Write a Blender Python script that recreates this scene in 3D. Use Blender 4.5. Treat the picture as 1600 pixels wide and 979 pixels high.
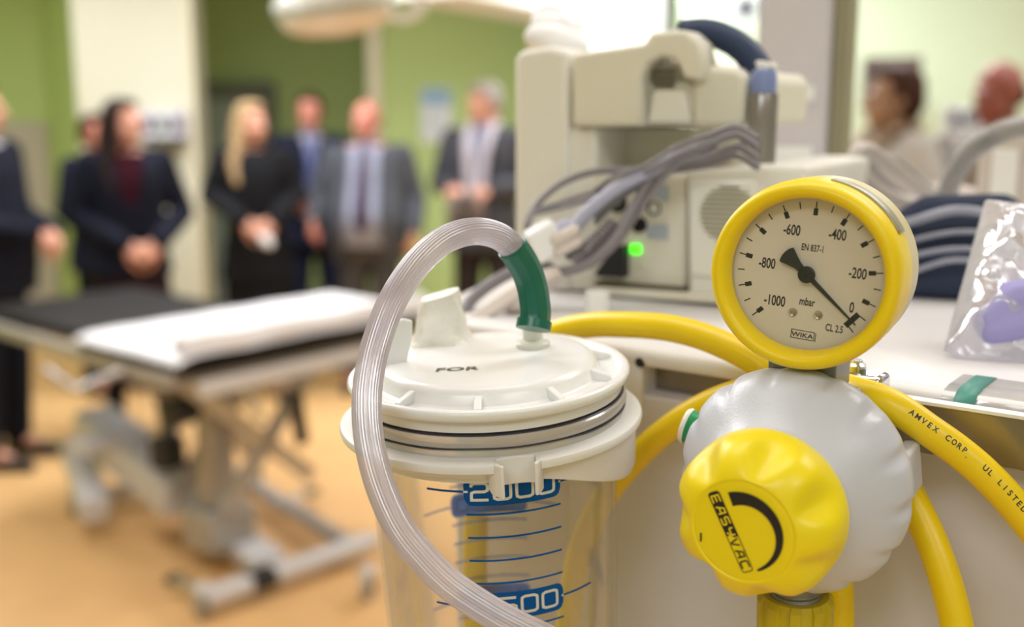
import bpy, bmesh, math, random
from mathutils import Vector, Matrix, Euler, noise
for o in list(bpy.data.objects): bpy.data.objects.remove(o)
SC = bpy.context.scene
COL = SC.collection
PI = math.pi
R = math.radians
rnd = random.Random(7)

# ------------------------------------------------------------------ camera, light, exposure
H = 1.65                       # camera height
FPX = 1700.0                   # focal length in pixels of the 1600 wide frame
PITCH = math.atan(310/1700)    # camera looks slightly down
CP, SP = math.cos(PITCH), math.sin(PITCH)
cam = bpy.data.cameras.new('camera')
cam.sensor_width = 36; cam.lens = 36*FPX/1600
cam.clip_start = 0.02; cam.clip_end = 100
cam.dof.use_dof = True; cam.dof.focus_distance = 0.440; cam.dof.aperture_fstop = 4.4
cam.dof.aperture_blades = 9
camo = bpy.data.objects.new('camera', cam); COL.objects.link(camo)
camo.location = (0, 0, H); camo.rotation_euler = (PI/2-PITCH, 0, 0)
SC.camera = camo
SC.view_settings.view_transform = 'Standard'; SC.view_settings.look = 'None'
SC.view_settings.gamma = 1; SC.view_settings.use_curve_mapping = False
SC.view_settings.exposure = 0.12
SC.cycles.transparent_max_bounces = 32; SC.cycles.max_bounces = 10
SC.cycles.use_denoising = True
SC.cycles.sample_clamp_indirect = 4.0
w = bpy.data.worlds.new('world'); SC.world = w; w.use_nodes = True
w.node_tree.nodes['Background'].inputs[0].default_value = (1, .96, .9, 1)
w.node_tree.nodes['Background'].inputs[1].default_value = 0.4

def area(name, loc, sx, sy, power, color=(.93, .965, 1.0), target=None):
    l = bpy.data.lights.new(name, 'AREA'); l.shape = 'RECTANGLE'; l.size = sx; l.size_y = sy
    l.energy = power; l.color = color
    o = bpy.data.objects.new(name, l); COL.objects.link(o); o.location = loc
    if target: o.rotation_euler = (Vector(target)-Vector(loc)).to_track_quat('-Z', 'Y').to_euler()
    return o
area('unseen_overhead_light', (-0.9, -1.5, 2.93), 1.2, 0.6, 22)  # added front fill behind the camera; no lamp known there
area('unseen_overhead_light', (1.0, -1.3, 2.93), 1.2, 0.6, 16)  # companion fill, likewise added to light the front faces
area('unseen_overhead_light', (-0.2, 0.7, 2.93), 1.2, 0.6, 8)  # added overhead to brighten shelf and lid tops
area('unseen_overhead_light', (-1.3, 2.0, 2.93), 1.2, 0.6, 40)
area('unseen_overhead_light', (1.3, 1.2, 2.93), 1.2, 0.6, 18)
area('unseen_overhead_light', (-2.4, 4.2, 2.93), 1.2, 0.6, 38)
area('unseen_overhead_light', (-1.5, 5.7, 2.93), 1.2, 0.6, 66)
area('unseen_overhead_light', (2.6, 4.0, 2.93), 1.2, 0.6, 20)
area('unseen_overhead_light', (1.6, 5.4, 2.93), 0.9, 0.6, 54)
area('unseen_overhead_light', (0.9, 6.8, 2.93), 0.7, 0.5, 50)  # added beside the white column to push it towards overexposure
area('unseen_overhead_light', (-3.4, 6.2, 2.93), 1.0, 0.6, 26)

# ------------------------------------------------------------------ geometry helpers
def ray(px, py):
    u, v = (px-800)/FPX, (py-489.5)/FPX
    return Vector((u, CP-v*SP, -SP-v*CP))
EYE = Vector((0, 0, H))
def at(px, py, d): return EYE + ray(px, py)*d            # d = distance along the camera axis
def at_y(px, py, y): r = ray(px, py); return EYE + r*(y/r.y)
def at_z(px, py, z): r = ray(px, py); return EYE + r*((z-H)/r.z)
def on_plane(px, py, p, n): r = ray(px, py); return EYE + r*((p-EYE).dot(n)/r.dot(n))

def basis(x, y, z, loc=(0, 0, 0)):
    m = Matrix((x, y, z)).transposed().to_4x4(); m.translation = Vector(loc); return m
def frame_n(n, up=(0, 0, 1), loc=(0, 0, 0)):             # local z = n, local y ~ up
    z = Vector(n).normalized(); x = Vector(up).cross(z).normalized(); y = z.cross(x)
    return basis(x, y, z, loc)
def frame_axis(a, loc=(0, 0, 0), front=(0, -1, 0)):      # local z = a, local -y ~ front
    z = Vector(a).normalized(); y = -Vector(front); x = y.cross(z).normalized(); y = z.cross(x)
    return basis(x, y, z, loc)

def spline(pts, n=12):
    P = [Vector(p) for p in pts]; P = [P[0]*2-P[1]] + P + [P[-1]*2-P[-2]]
    out = []
    for i in range(1, len(P)-2):
        for k in range(n):
            t = k/n; a, b, c, d = P[i-1], P[i], P[i+1], P[i+2]
            out.append(0.5*((2*b)+(c-a)*t+(2*a-5*b+4*c-d)*t*t+(3*b-a-3*c+d)*t**3))
    out.append(P[-2]); return out

class MB:
    def __init__(s): s.v = []; s.f = []
    def add(s, vs, fs, M=None):
        b = len(s.v)
        s.v += [tuple(M @ Vector(v)) if M else tuple(v) for v in vs]
        s.f += [tuple(i+b for i in f) for f in fs]; return s
    def box(s, c, size, M=None):
        c = Vector(c); hx, hy, hz = (q/2 for q in size)
        vs = [c+Vector((x*hx, y*hy, z*hz)) for x in (-1, 1) for y in (-1, 1) for z in (-1, 1)]
        return s.add(vs, [(0, 1, 3, 2), (4, 6, 7, 5), (0, 4, 5, 1), (2, 3, 7, 6), (0, 2, 6, 4), (1, 5, 7, 3)], M)
    def bar(s, a, b, w, h, up=(0, 0, 1)):
        a, b = Vector(a), Vector(b); d = (b-a); L = d.length; x = d.normalized()
        y = Vector(up).cross(x).normalized(); z = x.cross(y)
        return s.box((L/2, 0, 0), (L, w, h), basis(x, y, z, a))
    def lathe(s, prof, n=64, M=None, rf=None, a0=0, a1=2*PI):
        full = abs(a1-a0-2*PI) < 1e-6; m = n if full else n+1
        vs = []; idx = []
        for k, (r, z) in enumerate(prof):
            if r <= 1e-7: vs.append((0, 0, z)); idx.append([len(vs)-1]*m); continue
            row = []
            for i in range(m):
                a = a0+(a1-a0)*i/n; rr, zz = (rf(a, k, r, z) if rf else (r, z))
                vs.append((rr*math.cos(a), rr*math.sin(a), zz)); row.append(len(vs)-1)
            idx.append(row)
        fs = []
        for k in range(len(prof)-1):
            for i in range(n):
                j = (i+1) % m
                q = [idx[k][i], idx[k][j], idx[k+1][j], idx[k+1][i]]
                q2 = []
                for t in q:
                    if t not in q2: q2.append(t)
                if len(q2) > 2: fs.append(tuple(q2))
        return s.add(vs, fs, M)
    def tube(s, pts, r, n=12, caps=True, rf=None, ell=None, up=None):
        pts = [Vector(p) for p in pts]; N = len(pts)
        rs = r if isinstance(r, (list, tuple)) else [r]*N
        T = [(pts[min(i+1, N-1)]-pts[max(i-1, 0)]).normalized() for i in range(N)]
        u = Vector(up) if up else (Vector((0, 0, 1)) if abs(T[0].z) < .9 else Vector((1, 0, 0)))
        u = (u-T[0]*u.dot(T[0])).normalized()
        vs = []
        for i in range(N):
            u = (u-T[i]*u.dot(T[i])).normalized(); w_ = T[i].cross(u)
            for k in range(n):
                a = 2*PI*k/n; rr = rs[i]*(rf(a, i/(N-1)) if rf else 1)
                ea, eb = ell if ell else (1, 1)
                vs.append(pts[i]+(u*math.cos(a)*ea+w_*math.sin(a)*eb)*rr)
        fs = [(i*n+k, i*n+(k+1) % n, (i+1)*n+(k+1) % n, (i+1)*n+k) for i in range(N-1) for k in range(n)]
        if caps: fs += [tuple(reversed(range(n))), tuple((N-1)*n+k for k in range(n))]
        return s.add(vs, fs)
    def prism(s, poly, z0, z1, M=None):
        n = len(poly)
        vs = [(x, y, z0) for x, y in poly]+[(x, y, z1) for x, y in poly]
        fs = [tuple(reversed(range(n))), tuple(range(n, 2*n))]+[(i, (i+1) % n, n+(i+1) % n, n+i) for i in range(n)]
        return s.add(vs, fs, M)
    def ell(s, c, r, M=None, n=20, m=12):
        c = Vector(c); r = (r, r, r) if isinstance(r, (int, float)) else r
        vs = [c+Vector((0, 0, -r[2]))]
        for j in range(1, m):
            t = -PI/2+PI*j/m
            for i in range(n):
                a = 2*PI*i/n
                vs.append(c+Vector((r[0]*math.cos(t)*math.cos(a), r[1]*math.cos(t)*math.sin(a), r[2]*math.sin(t))))
        vs.append(c+Vector((0, 0, r[2]))); e = len(vs)-1
        fs = [(0, 1+(i+1) % n, 1+i) for i in range(n)]
        for j in range(m-2):
            for i in range(n):
                a = 1+j*n+i; b = 1+j*n+(i+1) % n; fs.append((a, b, b+n, a+n))
        q = 1+(m-2)*n
        fs += [(q+i, q+(i+1) % n, e) for i in range(n)]
        return s.add(vs, fs, M)
    def limb(s, pts, rs, n=14):                           # rounded, tapering chain for bodies
        for i in range(len(pts)-1):
            a, b = Vector(pts[i]), Vector(pts[i+1]); ra, rb = rs[i], rs[i+1]
            d = (b-a); L = d.length
            if L < 1e-6: continue
            t = d/L; P = []; Q = []
            for k in range(4): q = PI/2*(1-k/4); P.append(a-t*ra*math.sin(q)*.98); Q.append(max(ra*math.cos(q), ra*.05))
            P += [a, b]; Q += [ra, rb]
            for k in range(1, 5): q = PI/2*k/4; P.append(b+t*rb*math.sin(q)*.98); Q.append(max(rb*math.cos(q), rb*.05))
            s.tube(P, Q, n)
        return s
    def loft(s, rings, n=28, M=None):                     # rings: (z, rx, ry, xc, yc), superellipse
        vs = []
        for z, rx, ry, xc, yc in rings:
            for k in range(n):
                a = 2*PI*k/n; c, d = math.cos(a), math.sin(a); e = .85
                vs.append((xc+rx*math.copysign(abs(c)**e, c), yc+ry*math.copysign(abs(d)**e, d), z))
        N = len(rings)
        fs = [(i*n+k, i*n+(k+1) % n, (i+1)*n+(k+1) % n, (i+1)*n+k) for i in range(N-1) for k in range(n)]
        fs += [tuple(reversed(range(n))), tuple((N-1)*n+k for k in range(n))]
        return s.add(vs, fs, M)
    def grid(s, fn, nu, nv, closed=False, M=None):
        vs = [fn(i/nu, j/nv) for i in range(nu+1) for j in range(nv+1)]
        fs = [(i*(nv+1)+j, (i+1)*(nv+1)+j, (i+1)*(nv+1)+j+1, i*(nv+1)+j+1) for i in range(nu) for j in range(nv)]
        return s.add(vs, fs, M)
    def mesh(s, name='m'):
        me = bpy.data.meshes.new(name); me.from_pydata(s.v, [], s.f); me.update(); return me
    def build(s, name, mat, parent=None, bevel=0, seg=2, smooth=35, sub=0, fix=True, solid=0):
        me = s.mesh(name)
        if fix:
            b = bmesh.new(); b.from_mesh(me); bmesh.ops.recalc_face_normals(b, faces=b.faces); b.to_mesh(me); b.free()
        return link(name, me, mat, parent, bevel, seg, smooth, sub, solid)

def link(name, me, mat, parent=None, bevel=0, seg=2, smooth=35, sub=0, solid=0):
    if smooth:
        me.shade_smooth()
        if smooth < 180: me.set_sharp_from_angle(angle=R(smooth))
    o = bpy.data.objects.new(name, me); COL.objects.link(o)
    if mat: me.materials.clear(); me.materials.append(mat)
    if parent: o.parent = parent
    if solid: m = o.modifiers.new('solid', 'SOLIDIFY'); m.thickness = solid; m.offset = 0
    if bevel: m = o.modifiers.new('bevel', 'BEVEL'); m.width = bevel; m.segments = seg; m.limit_method = 'ANGLE'; m.angle_limit = R(40)
    if sub: m = o.modifiers.new('sub', 'SUBSURF'); m.levels = sub; m.render_levels = sub
    return o
def empty(name, M=None):
    o = bpy.data.objects.new(name, None); COL.objects.link(o); o.empty_display_size = .02
    if M is not None: o.matrix_world = M if isinstance(M, Matrix) else Matrix.Translation(Vector(M))
    return o
def tag(o, label=None, cat=None, group=None, kind=None):
    if label: o['label'] = label
    if cat: o['category'] = cat
    if group: o['group'] = group
    if kind: o['kind'] = kind
    return o
def thing(name, label, cat, M=(0, 0, 0), group=None): return tag(empty(name, M), label, cat, group)
def struct(name, mb, mat, bevel=0, parent=None, smooth=35):
    o = mb.build(name, mat, parent, bevel, smooth=smooth)
    if not parent: o['kind'] = 'structure'
    return o

_tc = {}
def text2d(s_, size, sx=1.0, cx=True):
    """verts (x, y) and faces of a string in the built-in font, centred"""
    if s_ not in _tc:
        c = bpy.data.curves.new('t', 'FONT'); c.body = s_; c.size = 1; c.resolution_u = 4
        c.align_x = 'LEFT'; c.offset = .018
        o = bpy.data.objects.new('t', c); COL.objects.link(o)
        dg = bpy.context.evaluated_depsgraph_get()
        me = bpy.data.meshes.new_from_object(o.evaluated_get(dg))
        vs = [(v.co.x, v.co.y) for v in me.vertices]; fs = [tuple(p.vertices) for p in me.polygons]
        bpy.data.objects.remove(o); bpy.data.curves.remove(c); bpy.data.meshes.remove(me)
        _tc[s_] = (vs, fs)
    vs, fs = _tc[s_]
    x0, x1 = min(v[0] for v in vs), max(v[0] for v in vs); y0, y1 = min(v[1] for v in vs), max(v[1] for v in vs)
    k = size/(.73)                                         # size = capital height
    mx = (x0+x1)/2 if cx else 0
    return [((x-mx)*k*sx, (y-.365)*k) for x, y in vs], fs
def put2d(mb, vf, fn):
    vs, fs = vf; mb.add([fn(x, y) for x, y in vs], fs); return mb
def stroke2d(pts, wd, closed=False):
    """flat ribbon of width wd along a 2D polyline"""
    P = [Vector((p[0], p[1])) for p in pts]; n = len(P); L = []; Rr = []
    for i in range(n):
        a = P[(i-1) % n] if (closed or i > 0) else None; b = P[(i+1) % n] if (closed or i < n-1) else None
        d1 = (P[i]-a).normalized() if a is not None else (b-P[i]).normalized()
        d2 = (b-P[i]).normalized() if b is not None else d1
        n1 = Vector((-d1.y, d1.x)); n2 = Vector((-d2.y, d2.x)); m = (n1+n2)
        m = m.normalized() if m.length > 1e-6 else n1
        k = wd/2/max(.4, m.dot(n1)); L.append(P[i]+m*k); Rr.append(P[i]-m*k)
    vs = [(p.x, p.y) for p in L+Rr]; e = n if closed else n-1
    return vs, [(i, n+i, n+(i+1) % n, (i+1) % n) for i in range(e)]
def rrect(w_, h_, r, n=5):
    out = []
    for cx, cy, a in ((w_/2-r, h_/2-r, 0), (-w_/2+r, h_/2-r, 90), (-w_/2+r, -h_/2+r, 180), (w_/2-r, -h_/2+r, 270)):
        out += [(cx+r*math.cos(R(a+90*k/n)), cy+r*math.sin(R(a+90*k/n))) for k in range(n+1)]
    return out

# ------------------------------------------------------------------ materials
def mat(name, col, rough=.5, metal=0, vary=.06, scale=30, bump=0, bscale=200, coat=0, emit=0, trans=0, sss=0, spec=.5, tl=0):
    m = bpy.data.materials.new(name); m.use_nodes = True; nt = m.node_tree; p = nt.nodes['Principled BSDF']
    tc = nt.nodes.new('ShaderNodeTexCoord'); nz = nt.nodes.new('ShaderNodeTexNoise'); nz.inputs['Scale'].default_value = scale
    nt.links.new(tc.outputs['Object'], nz.inputs['Vector'])
    mx = nt.nodes.new('ShaderNodeMixRGB'); c = Vector(col[:3])
    mx.inputs[1].default_value = (*(c*(1-vary)), 1); mx.inputs[2].default_value = (*[min(1, q*(1+vary)) for q in c], 1)
    nt.links.new(nz.outputs['Fac'], mx.inputs[0]); nt.links.new(mx.outputs[0], p.inputs['Base Color'])
    p.inputs['Roughness'].default_value = rough; p.inputs['Metallic'].default_value = metal
    p.inputs['Specular IOR Level'].default_value = spec
    if tl:                                                 # thin ink: lit from behind as well
        t_ = nt.nodes.new('ShaderNodeBsdfTranslucent'); t_.inputs[0].default_value = (*[min(1, q*1.6) for q in col[:3]], 1)
        ms = nt.nodes.new('ShaderNodeMixShader'); ms.inputs[0].default_value = .5
        nt.links.new(p.outputs[0], ms.inputs[1]); nt.links.new(t_.outputs[0], ms.inputs[2]); nt.links.new(ms.outputs[0], nt.nodes['Material Output'].inputs[0])
    if coat: p.inputs['Coat Weight'].default_value = coat; p.inputs['Coat Roughness'].default_value = .08
    if sss: p.inputs['Subsurface Weight'].default_value = sss; p.inputs['Subsurface Radius'].default_value = (.004, .003, .002)
    if emit:
        p.inputs['Emission Color'].default_value = (*col[:3], 1); p.inputs['Emission Strength'].default_value = emit
    if bump:
        n2 = nt.nodes.new('ShaderNodeTexNoise'); n2.inputs['Scale'].default_value = bscale
        nt.links.new(tc.outputs['Object'], n2.inputs['Vector'])
        b = nt.nodes.new('ShaderNodeBump'); b.inputs['Strength'].default_value = bump; b.inputs['Distance'].default_value = .002
        nt.links.new(n2.outputs['Fac'], b.inputs['Height']); nt.links.new(b.outputs['Normal'], p.inputs['Normal'])
    return m
def clear(name, tint, gloss=.06, rough=.05, milk=0.0, milkcol=(.9, .9, .92), edge=.55):
    """thin clear plastic: transparency, fresnel gloss and a little milky scatter"""
    m = bpy.data.materials.new(name); m.use_nodes = True; nt = m.node_tree; nt.nodes.remove(nt.nodes['Principled BSDF'])
    out = nt.nodes['Material Output']; N = nt.nodes.new; L = nt.links.new
    tr = N('ShaderNodeBsdfTransparent'); tr.inputs[0].default_value = (*tint, 1)
    gl = N('ShaderNodeBsdfGlossy'); gl.inputs['Roughness'].default_value = rough
    df = N('ShaderNodeBsdfDiffuse'); df.inputs[0].default_value = (*milkcol, 1)
    tl = N('ShaderNodeBsdfTranslucent'); tl.inputs[0].default_value = (*milkcol, 1)
    ad = N('ShaderNodeMixShader'); ad.inputs[0].default_value = .5; L(df.outputs[0], ad.inputs[1]); L(tl.outputs[0], ad.inputs[2])
    m1 = N('ShaderNodeMixShader'); lw0 = N('ShaderNodeLayerWeight'); lw0.inputs[0].default_value = .35
    mr0 = N('ShaderNodeMapRange'); mr0.inputs[3].default_value = milk; mr0.inputs[4].default_value = min(1, milk+edge*.5)
    L(lw0.outputs['Facing'], mr0.inputs[0]); L(mr0.outputs[0], m1.inputs[0]); L(tr.outputs[0], m1.inputs[1]); L(ad.outputs[0], m1.inputs[2])
    m2 = N('ShaderNodeMixShader'); lw = N('ShaderNodeLayerWeight'); lw.inputs[0].default_value = .3
    mr = N('ShaderNodeMapRange'); mr.inputs[3].default_value = gloss; mr.inputs[4].default_value = edge
    L(lw.outputs['Fresnel'], mr.inputs[0]); L(mr.outputs[0], m2.inputs[0]); L(m1.outputs[0], m2.inputs[1]); L(gl.outputs[0], m2.inputs[2])
    L(m2.outputs[0], out.inputs[0]); return m

M_white = mat('white_plastic', (.81, .81, .80), .26, coat=.1, vary=.02)
M_white2 = mat('white_band', (.80, .79, .77), .4, vary=.03)
M_cream = mat('cream_cap', (.86, .83, .76), .45, bump=.3, bscale=400, vary=.03)
M_port = mat('port_plastic', (.74, .74, .66), .35)
M_jar = clear('jar_plastic', (.97, .97, .96), .025, .06, .012, edge=.28)
M_lip = clear('jar_lip_plastic', (.88, .86, .86), .10, .15, .78, (.86, .84, .83), edge=.4)
M_gap = mat('dark_gasket', (.03, .03, .06), .3)
M_tube = clear('clear_tubing', (.88, .85, .88), .13, .13, .44, (.80, .76, .87), edge=.8)
M_green = mat('green_rubber', (.0008, .125, .09), .28, vary=.12, scale=60)
M_blue = mat('blue_ink', (.004, .10, .40), .4, spec=.2, tl=1)
M_numeral = mat('numeral_white', (.72, .72, .66), .45)
M_ink = mat('black_ink', (.012, .011, .016), .45)
M_yellow = mat('yellow_rubber', (.92, .68, .004), .38, vary=.03)
M_knob = mat('yellow_knob_plastic', (.95, .76, .008), .36, vary=.02)
M_hose = mat('yellow_hose_rubber', (.90, .64, .003), .36, vary=.05)
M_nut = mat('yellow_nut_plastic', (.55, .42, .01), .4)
M_grey = mat('grey_plastic', (.62, .64, .73), .32, vary=.02, bump=.05, bscale=900)
M_greydark = mat('grey_metal_stem', (.26, .25, .23), .4, metal=.5)
M_dial = mat('dial_face', (.80, .74, .66), .5, vary=.01)
M_needle = mat('needle_black', (.02, .024, .024), .45)
M_lens = clear('gauge_lens', (.985, .98, .97), .01, .03, 0, edge=.25)
M_beigecase = mat('cream_gauge_case', (.72, .62, .36), .4)
M_sticker = mat('silver_sticker', (.42, .41, .33), .35, metal=.6)
M_screw = mat('steel_screw', (.5, .46, .4), .25, metal=1)
M_gbutton = mat('green_button', (.01, .30, .10), .35)
M_chrome = mat('chrome', (.62, .62, .62), .08, metal=1, vary=.01)
M_rail = mat('polished_rail', (.30, .25, .18), .25, metal=.7)
M_shelf = mat('shelf_white', (.80, .78, .78), .4, vary=.02)
M_drawer = mat('drawer_front_white', (.68, .66, .71), .4, vary=.03)
M_teal = mat('teal_mark', (.06, .27, .22), .5)
M_mon = mat('beige_case', (.77, .73, .62), .5, vary=.03)
M_mon2 = mat('beige_case_light', (.84, .81, .74), .5, vary=.03)
M_slot = mat('dark_slot', (.10, .08, .045), .7)
M_black = mat('black_socket', (.01, .01, .012), .5)
M_navy = mat('navy_grip', (.012, .030, .085), .55)
M_led = mat('green_led', (.07, 1, .01), .4, emit=1.6)
M_label = mat('blue_grey_label', (.42, .46, .52), .5)
M_cable = mat('grey_cable', (.22, .20, .22), .4)
M_cable2 = mat('lilac_cable', (.42, .42, .56), .4)
M_pink = mat('pinkish_white_plastic', (.72, .64, .60), .4)
M_plug = mat('white_plug', (.92, .92, .96), .35)
M_steel = mat('pendant_steel', (.62, .58, .60), .35, vary=.04)
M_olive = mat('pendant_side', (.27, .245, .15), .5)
M_bag = clear('clear_bag', (.94, .93, .96), .06, .16, .55, (.88, .87, .93), edge=.5)
M_purple = mat('purple_item', (.33, .30, .62), .5)
M_cuff = mat('navy_cuff', (.018, .028, .062), .8, bump=.5, bscale=500)
M_gtube = mat('grey_tube', (.30, .28, .26), .4)
# ------------------------------------------------------------------ room shell
M_wall = mat('green_wall', (.47, .60, .24), .75, vary=.04, scale=2)
M_wallR = mat('pale_green_wall', (.60, .69, .52), .75, vary=.03, scale=2)
M_dado = mat('mauve_wall', (.50, .45, .40), .7, vary=.05, scale=3)
M_creamw = mat('cream_wall', (.66, .64, .52), .7, vary=.03, scale=2)
M_whitew = mat('white_wall', (.88, .88, .86), .7, vary=.02, scale=2)
M_trim = mat('corner_guard', (.74, .68, .52), .5)
M_floor = mat('orange_vinyl_floor', (.70, .41, .175), .45, vary=.10, scale=6)
M_ceil = mat('ceiling_paint', (.84, .83, .78), .8, vary=.02)
M_door = mat('teal_grey_door', (.42, .50, .46), .35, vary=.06, scale=3)  # tone raised to stand in for corridor light through the glass
M_frame = mat('dark_door_frame', (.17, .18, .14), .5)

def panel(x0, y0, x1, y1, z0, z1, th=.08):               # wall slab between two floor points, thickness away from the camera
    d = Vector((x1-x0, y1-y0, 0)); n = Vector((-d.y, d.x, 0)).normalized()
    if n.y < 0 and abs(n.y) > .01: n = -n
    v = [Vector((x0, y0, z0)), Vector((x1, y1, z0)), Vector((x1, y1, z0))+n*th, Vector((x0, y0, z0))+n*th]
    mb = MB(); mb.add([*v, *[p+Vector((0, 0, z1-z0)) for p in v]], [(3, 2, 1, 0), (4, 5, 6, 7), (0, 1, 5, 4), (1, 2, 6, 5), (2, 3, 7, 6), (3, 0, 4, 7)])
    return mb
CZ = 3.0
struct('floor', MB().box((-.2, 3.6, -.05), (10, 13.2, .1)), M_floor)
struct('ceiling', MB().box((-.2, 3.6, CZ+.05), (10, 13.2, .1)), M_ceil)
XL, XR = -4.9, 4.3
struct('wall_left', MB().box((XL-.04, 3.6, CZ/2), (.08, 13, CZ)), M_wall)
struct('wall_right', MB().box((XR+.04, 3.6, CZ/2), (.08, 13, CZ)), M_wallR)
struct('wall_front', MB().box((-.2, -2.8, CZ/2), (9.4, .08, CZ)), M_wallR)
x0_ = at_y(121, 200, 7.3).x+.1
# left part of the back wall, the pillar, the recess with the door, the light wall
struct('wall_back', panel(-4.9, 8.6, -3.62, 8.6, 0, CZ), M_wall)
struct('trim_1', panel(-4.9, 8.57, -3.62, 8.57, 0, 1.60, .028), M_dado)
struct('wall_niche', panel(-3.62, 8.6, x0_, 7.66, 0, CZ), M_wall)
x0, x1 = at_y(121, 200, 7.3).x, at_y(301, 200, 7.3).x
struct('wall_pillar', MB().box(((x0+x1)/2, 7.48, CZ/2), (x1-x0, .36, CZ)), M_creamw, .02)
struct('trim_2', MB().box((x1+.006, 7.3, CZ/2), (.05, .05, CZ)), M_trim)
xc = at_y(583, 200, 8.4).x
struct('wall_recess', panel(-3.3, 9.7, xc+.1, 9.7, 0, CZ), M_wall)
xc = at_y(583, 200, 8.4).x
struct('wall_corner', MB().box((xc+.04, 9.1, CZ/2), (.08, 1.4, CZ)), M_wall)
struct('trim_3', MB().box((xc+.02, 8.39, CZ/2), (.10, .06, CZ)), M_trim)
struct('wall_centre', panel(xc, 8.4, XR, 8.4, 0, CZ), M_wall)
xa, xb = at_y(832, 30, 7.8).x, at_y(1042, 30, 7.8).x
struct('wall_column', MB().box(((xa+xb)/2, 8.1, CZ/2), (xb-xa, .6, CZ)), M_whitew, .02)
struct('wall_far', panel(xb, 7.2, XR, 6.4, 0, CZ), M_wallR)
b1, b2 = Vector((at_y(832, 36, 7.8).x, 7.8, 0)), Vector((-.70, 6.2, 0))
zb = at_y(832, 36, 7.8).z
dd = (b2-b1).normalized(); nn = Vector((-dd.y, dd.x, 0)); nn = nn if nn.x > 0 else -nn
mb = MB(); q = [b1, b2, b2+nn*.5, b1+nn*.5]
mb.add([p+Vector((0, 0, zb)) for p in q]+[p+Vector((0, 0, CZ)) for p in q], [(3, 2, 1, 0), (4, 5, 6, 7), (0, 1, 5, 4), (1, 2, 6, 5), (2, 3, 7, 6), (3, 0, 4, 7)])
struct('trim_4', mb, M_whitew)
# door in the recess
dx0, dx1 = at_y(306, 300, 9.62).x, at_y(436, 300, 9.62).x; dz = at_y(400, 128, 9.62).z
mb = MB(); fw = .13
mb.box((dx0+fw/2, 9.62, dz/2), (fw, .1, dz)); mb.box((dx1-fw/2, 9.62, dz/2), (fw, .1, dz)); mb.box(((dx0+dx1)/2, 9.62, dz-fw/2), (dx1-dx0-2*fw, .1, fw))
dr = struct('door_1', mb, M_frame, .005)
MB().box(((dx0+dx1)/2, 9.65, (dz-fw)/2), (dx1-dx0-2*fw-.01, .05, dz-fw-.01)).build('door_leaf', M_door, dr)
MB().tube([(dx1-fw-.08, 9.61, 1.02), (dx1-fw-.08, 9.55, 1.02), (dx1-fw-.2, 9.55, 1.02)], .011, 10).build('door_handle', M_chrome, dr)
mb = MB(); mb.box(((x1+-1.2)/2, 9.69, .05), (abs(-1.2-x1)-.1, .02, .1)); struct('baseboard_back', mb, M_dado)

# wall fittings
def framed(name, label, cat, px0, py0, px1, py1, y, ry, mats, th=.02):
    a, b = at_y(px0, py0, y), at_y(px1, py1, y); c = (a+b)/2; wd, ht = abs(b.x-a.x), abs(a.z-b.z)
    t = thing(name, label, cat, Matrix.Translation((c.x, y, c.z)) @ Matrix.Rotation(ry, 4, 'Z'))
    return t, wd, ht
M_paper = mat('poster_paper', (.74, .77, .80), .5); M_pblue = mat('poster_blue', (.25, .42, .62), .5); M_ptext = mat('poster_grey_print', (.50, .55, .62), .5)
t, wd, ht = framed('wall_poster', 'white notice with a blue header pinned on the green wall', 'poster', 657, 137, 706, 222, 8.385, 0, None)
MB().box((0, -.002, 0), (wd, .006, ht)).build('sheet', M_paper, t)
MB().box((0, -.006, ht*.33), (wd*.92, .003, ht*.28)).build('header', M_pblue, t)
mb = MB()
for k in range(7): mb.box((-.02*(k % 2), -.006, ht*(.12-.075*k)), (wd*(.8-.1*(k % 3)), .003, ht*.03))
mb.build('print_lines', M_ptext, t)

M_lav = mat('lavender_box', (.66, .62, .74), .5); M_dark = mat('dark_holder', (.05, .05, .045), .5); M_greend = mat('dark_green_tray', (.08, .12, .07), .5)
def dispenser(label, px0, py0, px1, py1, y, mtray, rz=0):
    a, b = at_y(px0, py0, y), at_y(px1, py1, y); wd = b.x-a.x; ht = a.z-b.z
    t = thing('glove_box_holder', label, 'glove box holder', Matrix.Translation(((a.x+b.x)/2, y, b.z)) @ Matrix.Rotation(rz, 4, 'Z'))
    MB().box((0, -.02, -.02), (wd*.8, .14, .03)).build('tray', mtray, t, .004)
    for k in range(3):
        bx = MB().box(((k-1)*wd/3, -.02, ht/2), (wd/3-.008, .11, ht-.01)).build('box', M_lav if k != 1 else M_paper, t, .004)
        MB().lathe([(0, 0), (.03, 0), (.034, .004), (0, .004)], 20, Matrix.Translation(((k-1)*wd/3, -.076, ht*.5)) @ Matrix.Rotation(PI/2, 4, 'X') @ Matrix.Diagonal((1, 1.4, 1, 1))).build('opening', M_dark, bx)
    MB().box((0, .045, ht*.3), (wd*.8, .015, ht*.8)).build('back_plate', mtray, t)
dispenser('white and lavender glove boxes in a dark holder on the cream pillar', 222, 172, 293, 216, 7.23, M_dark)
dispenser('lavender glove boxes over a green tray on the right-hand pale wall', 1478, 166, 1545, 203, 6.5, M_greend, R(-12))

t = thing('wall_clock', 'small round dark clock high on the pale wall above the blue handle', 'clock', Matrix.Translation(at_y(1166, 13, 6.95)) @ Matrix.Rotation(R(-14), 4, 'Z') @ Matrix.Rotation(PI/2, 4, 'X'))
MB().lathe([(0, -.05), (.075, -.05), (.085, 0), (.085, .03), (.062, .03), (.06, .018), (0, .018)], 40).build('rim', M_label, t)
MB().lathe([(0, .018), (.06, .018), (.058, .022), (0, .022)], 40).build('face', M_dark, t)
mb = MB(); mb.box((0, .018, .024), (.006, .04, .003)); mb.box((.014, 0, .024), (.03, .005, .003)); mb.build('hands', M_paper, t)

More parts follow.
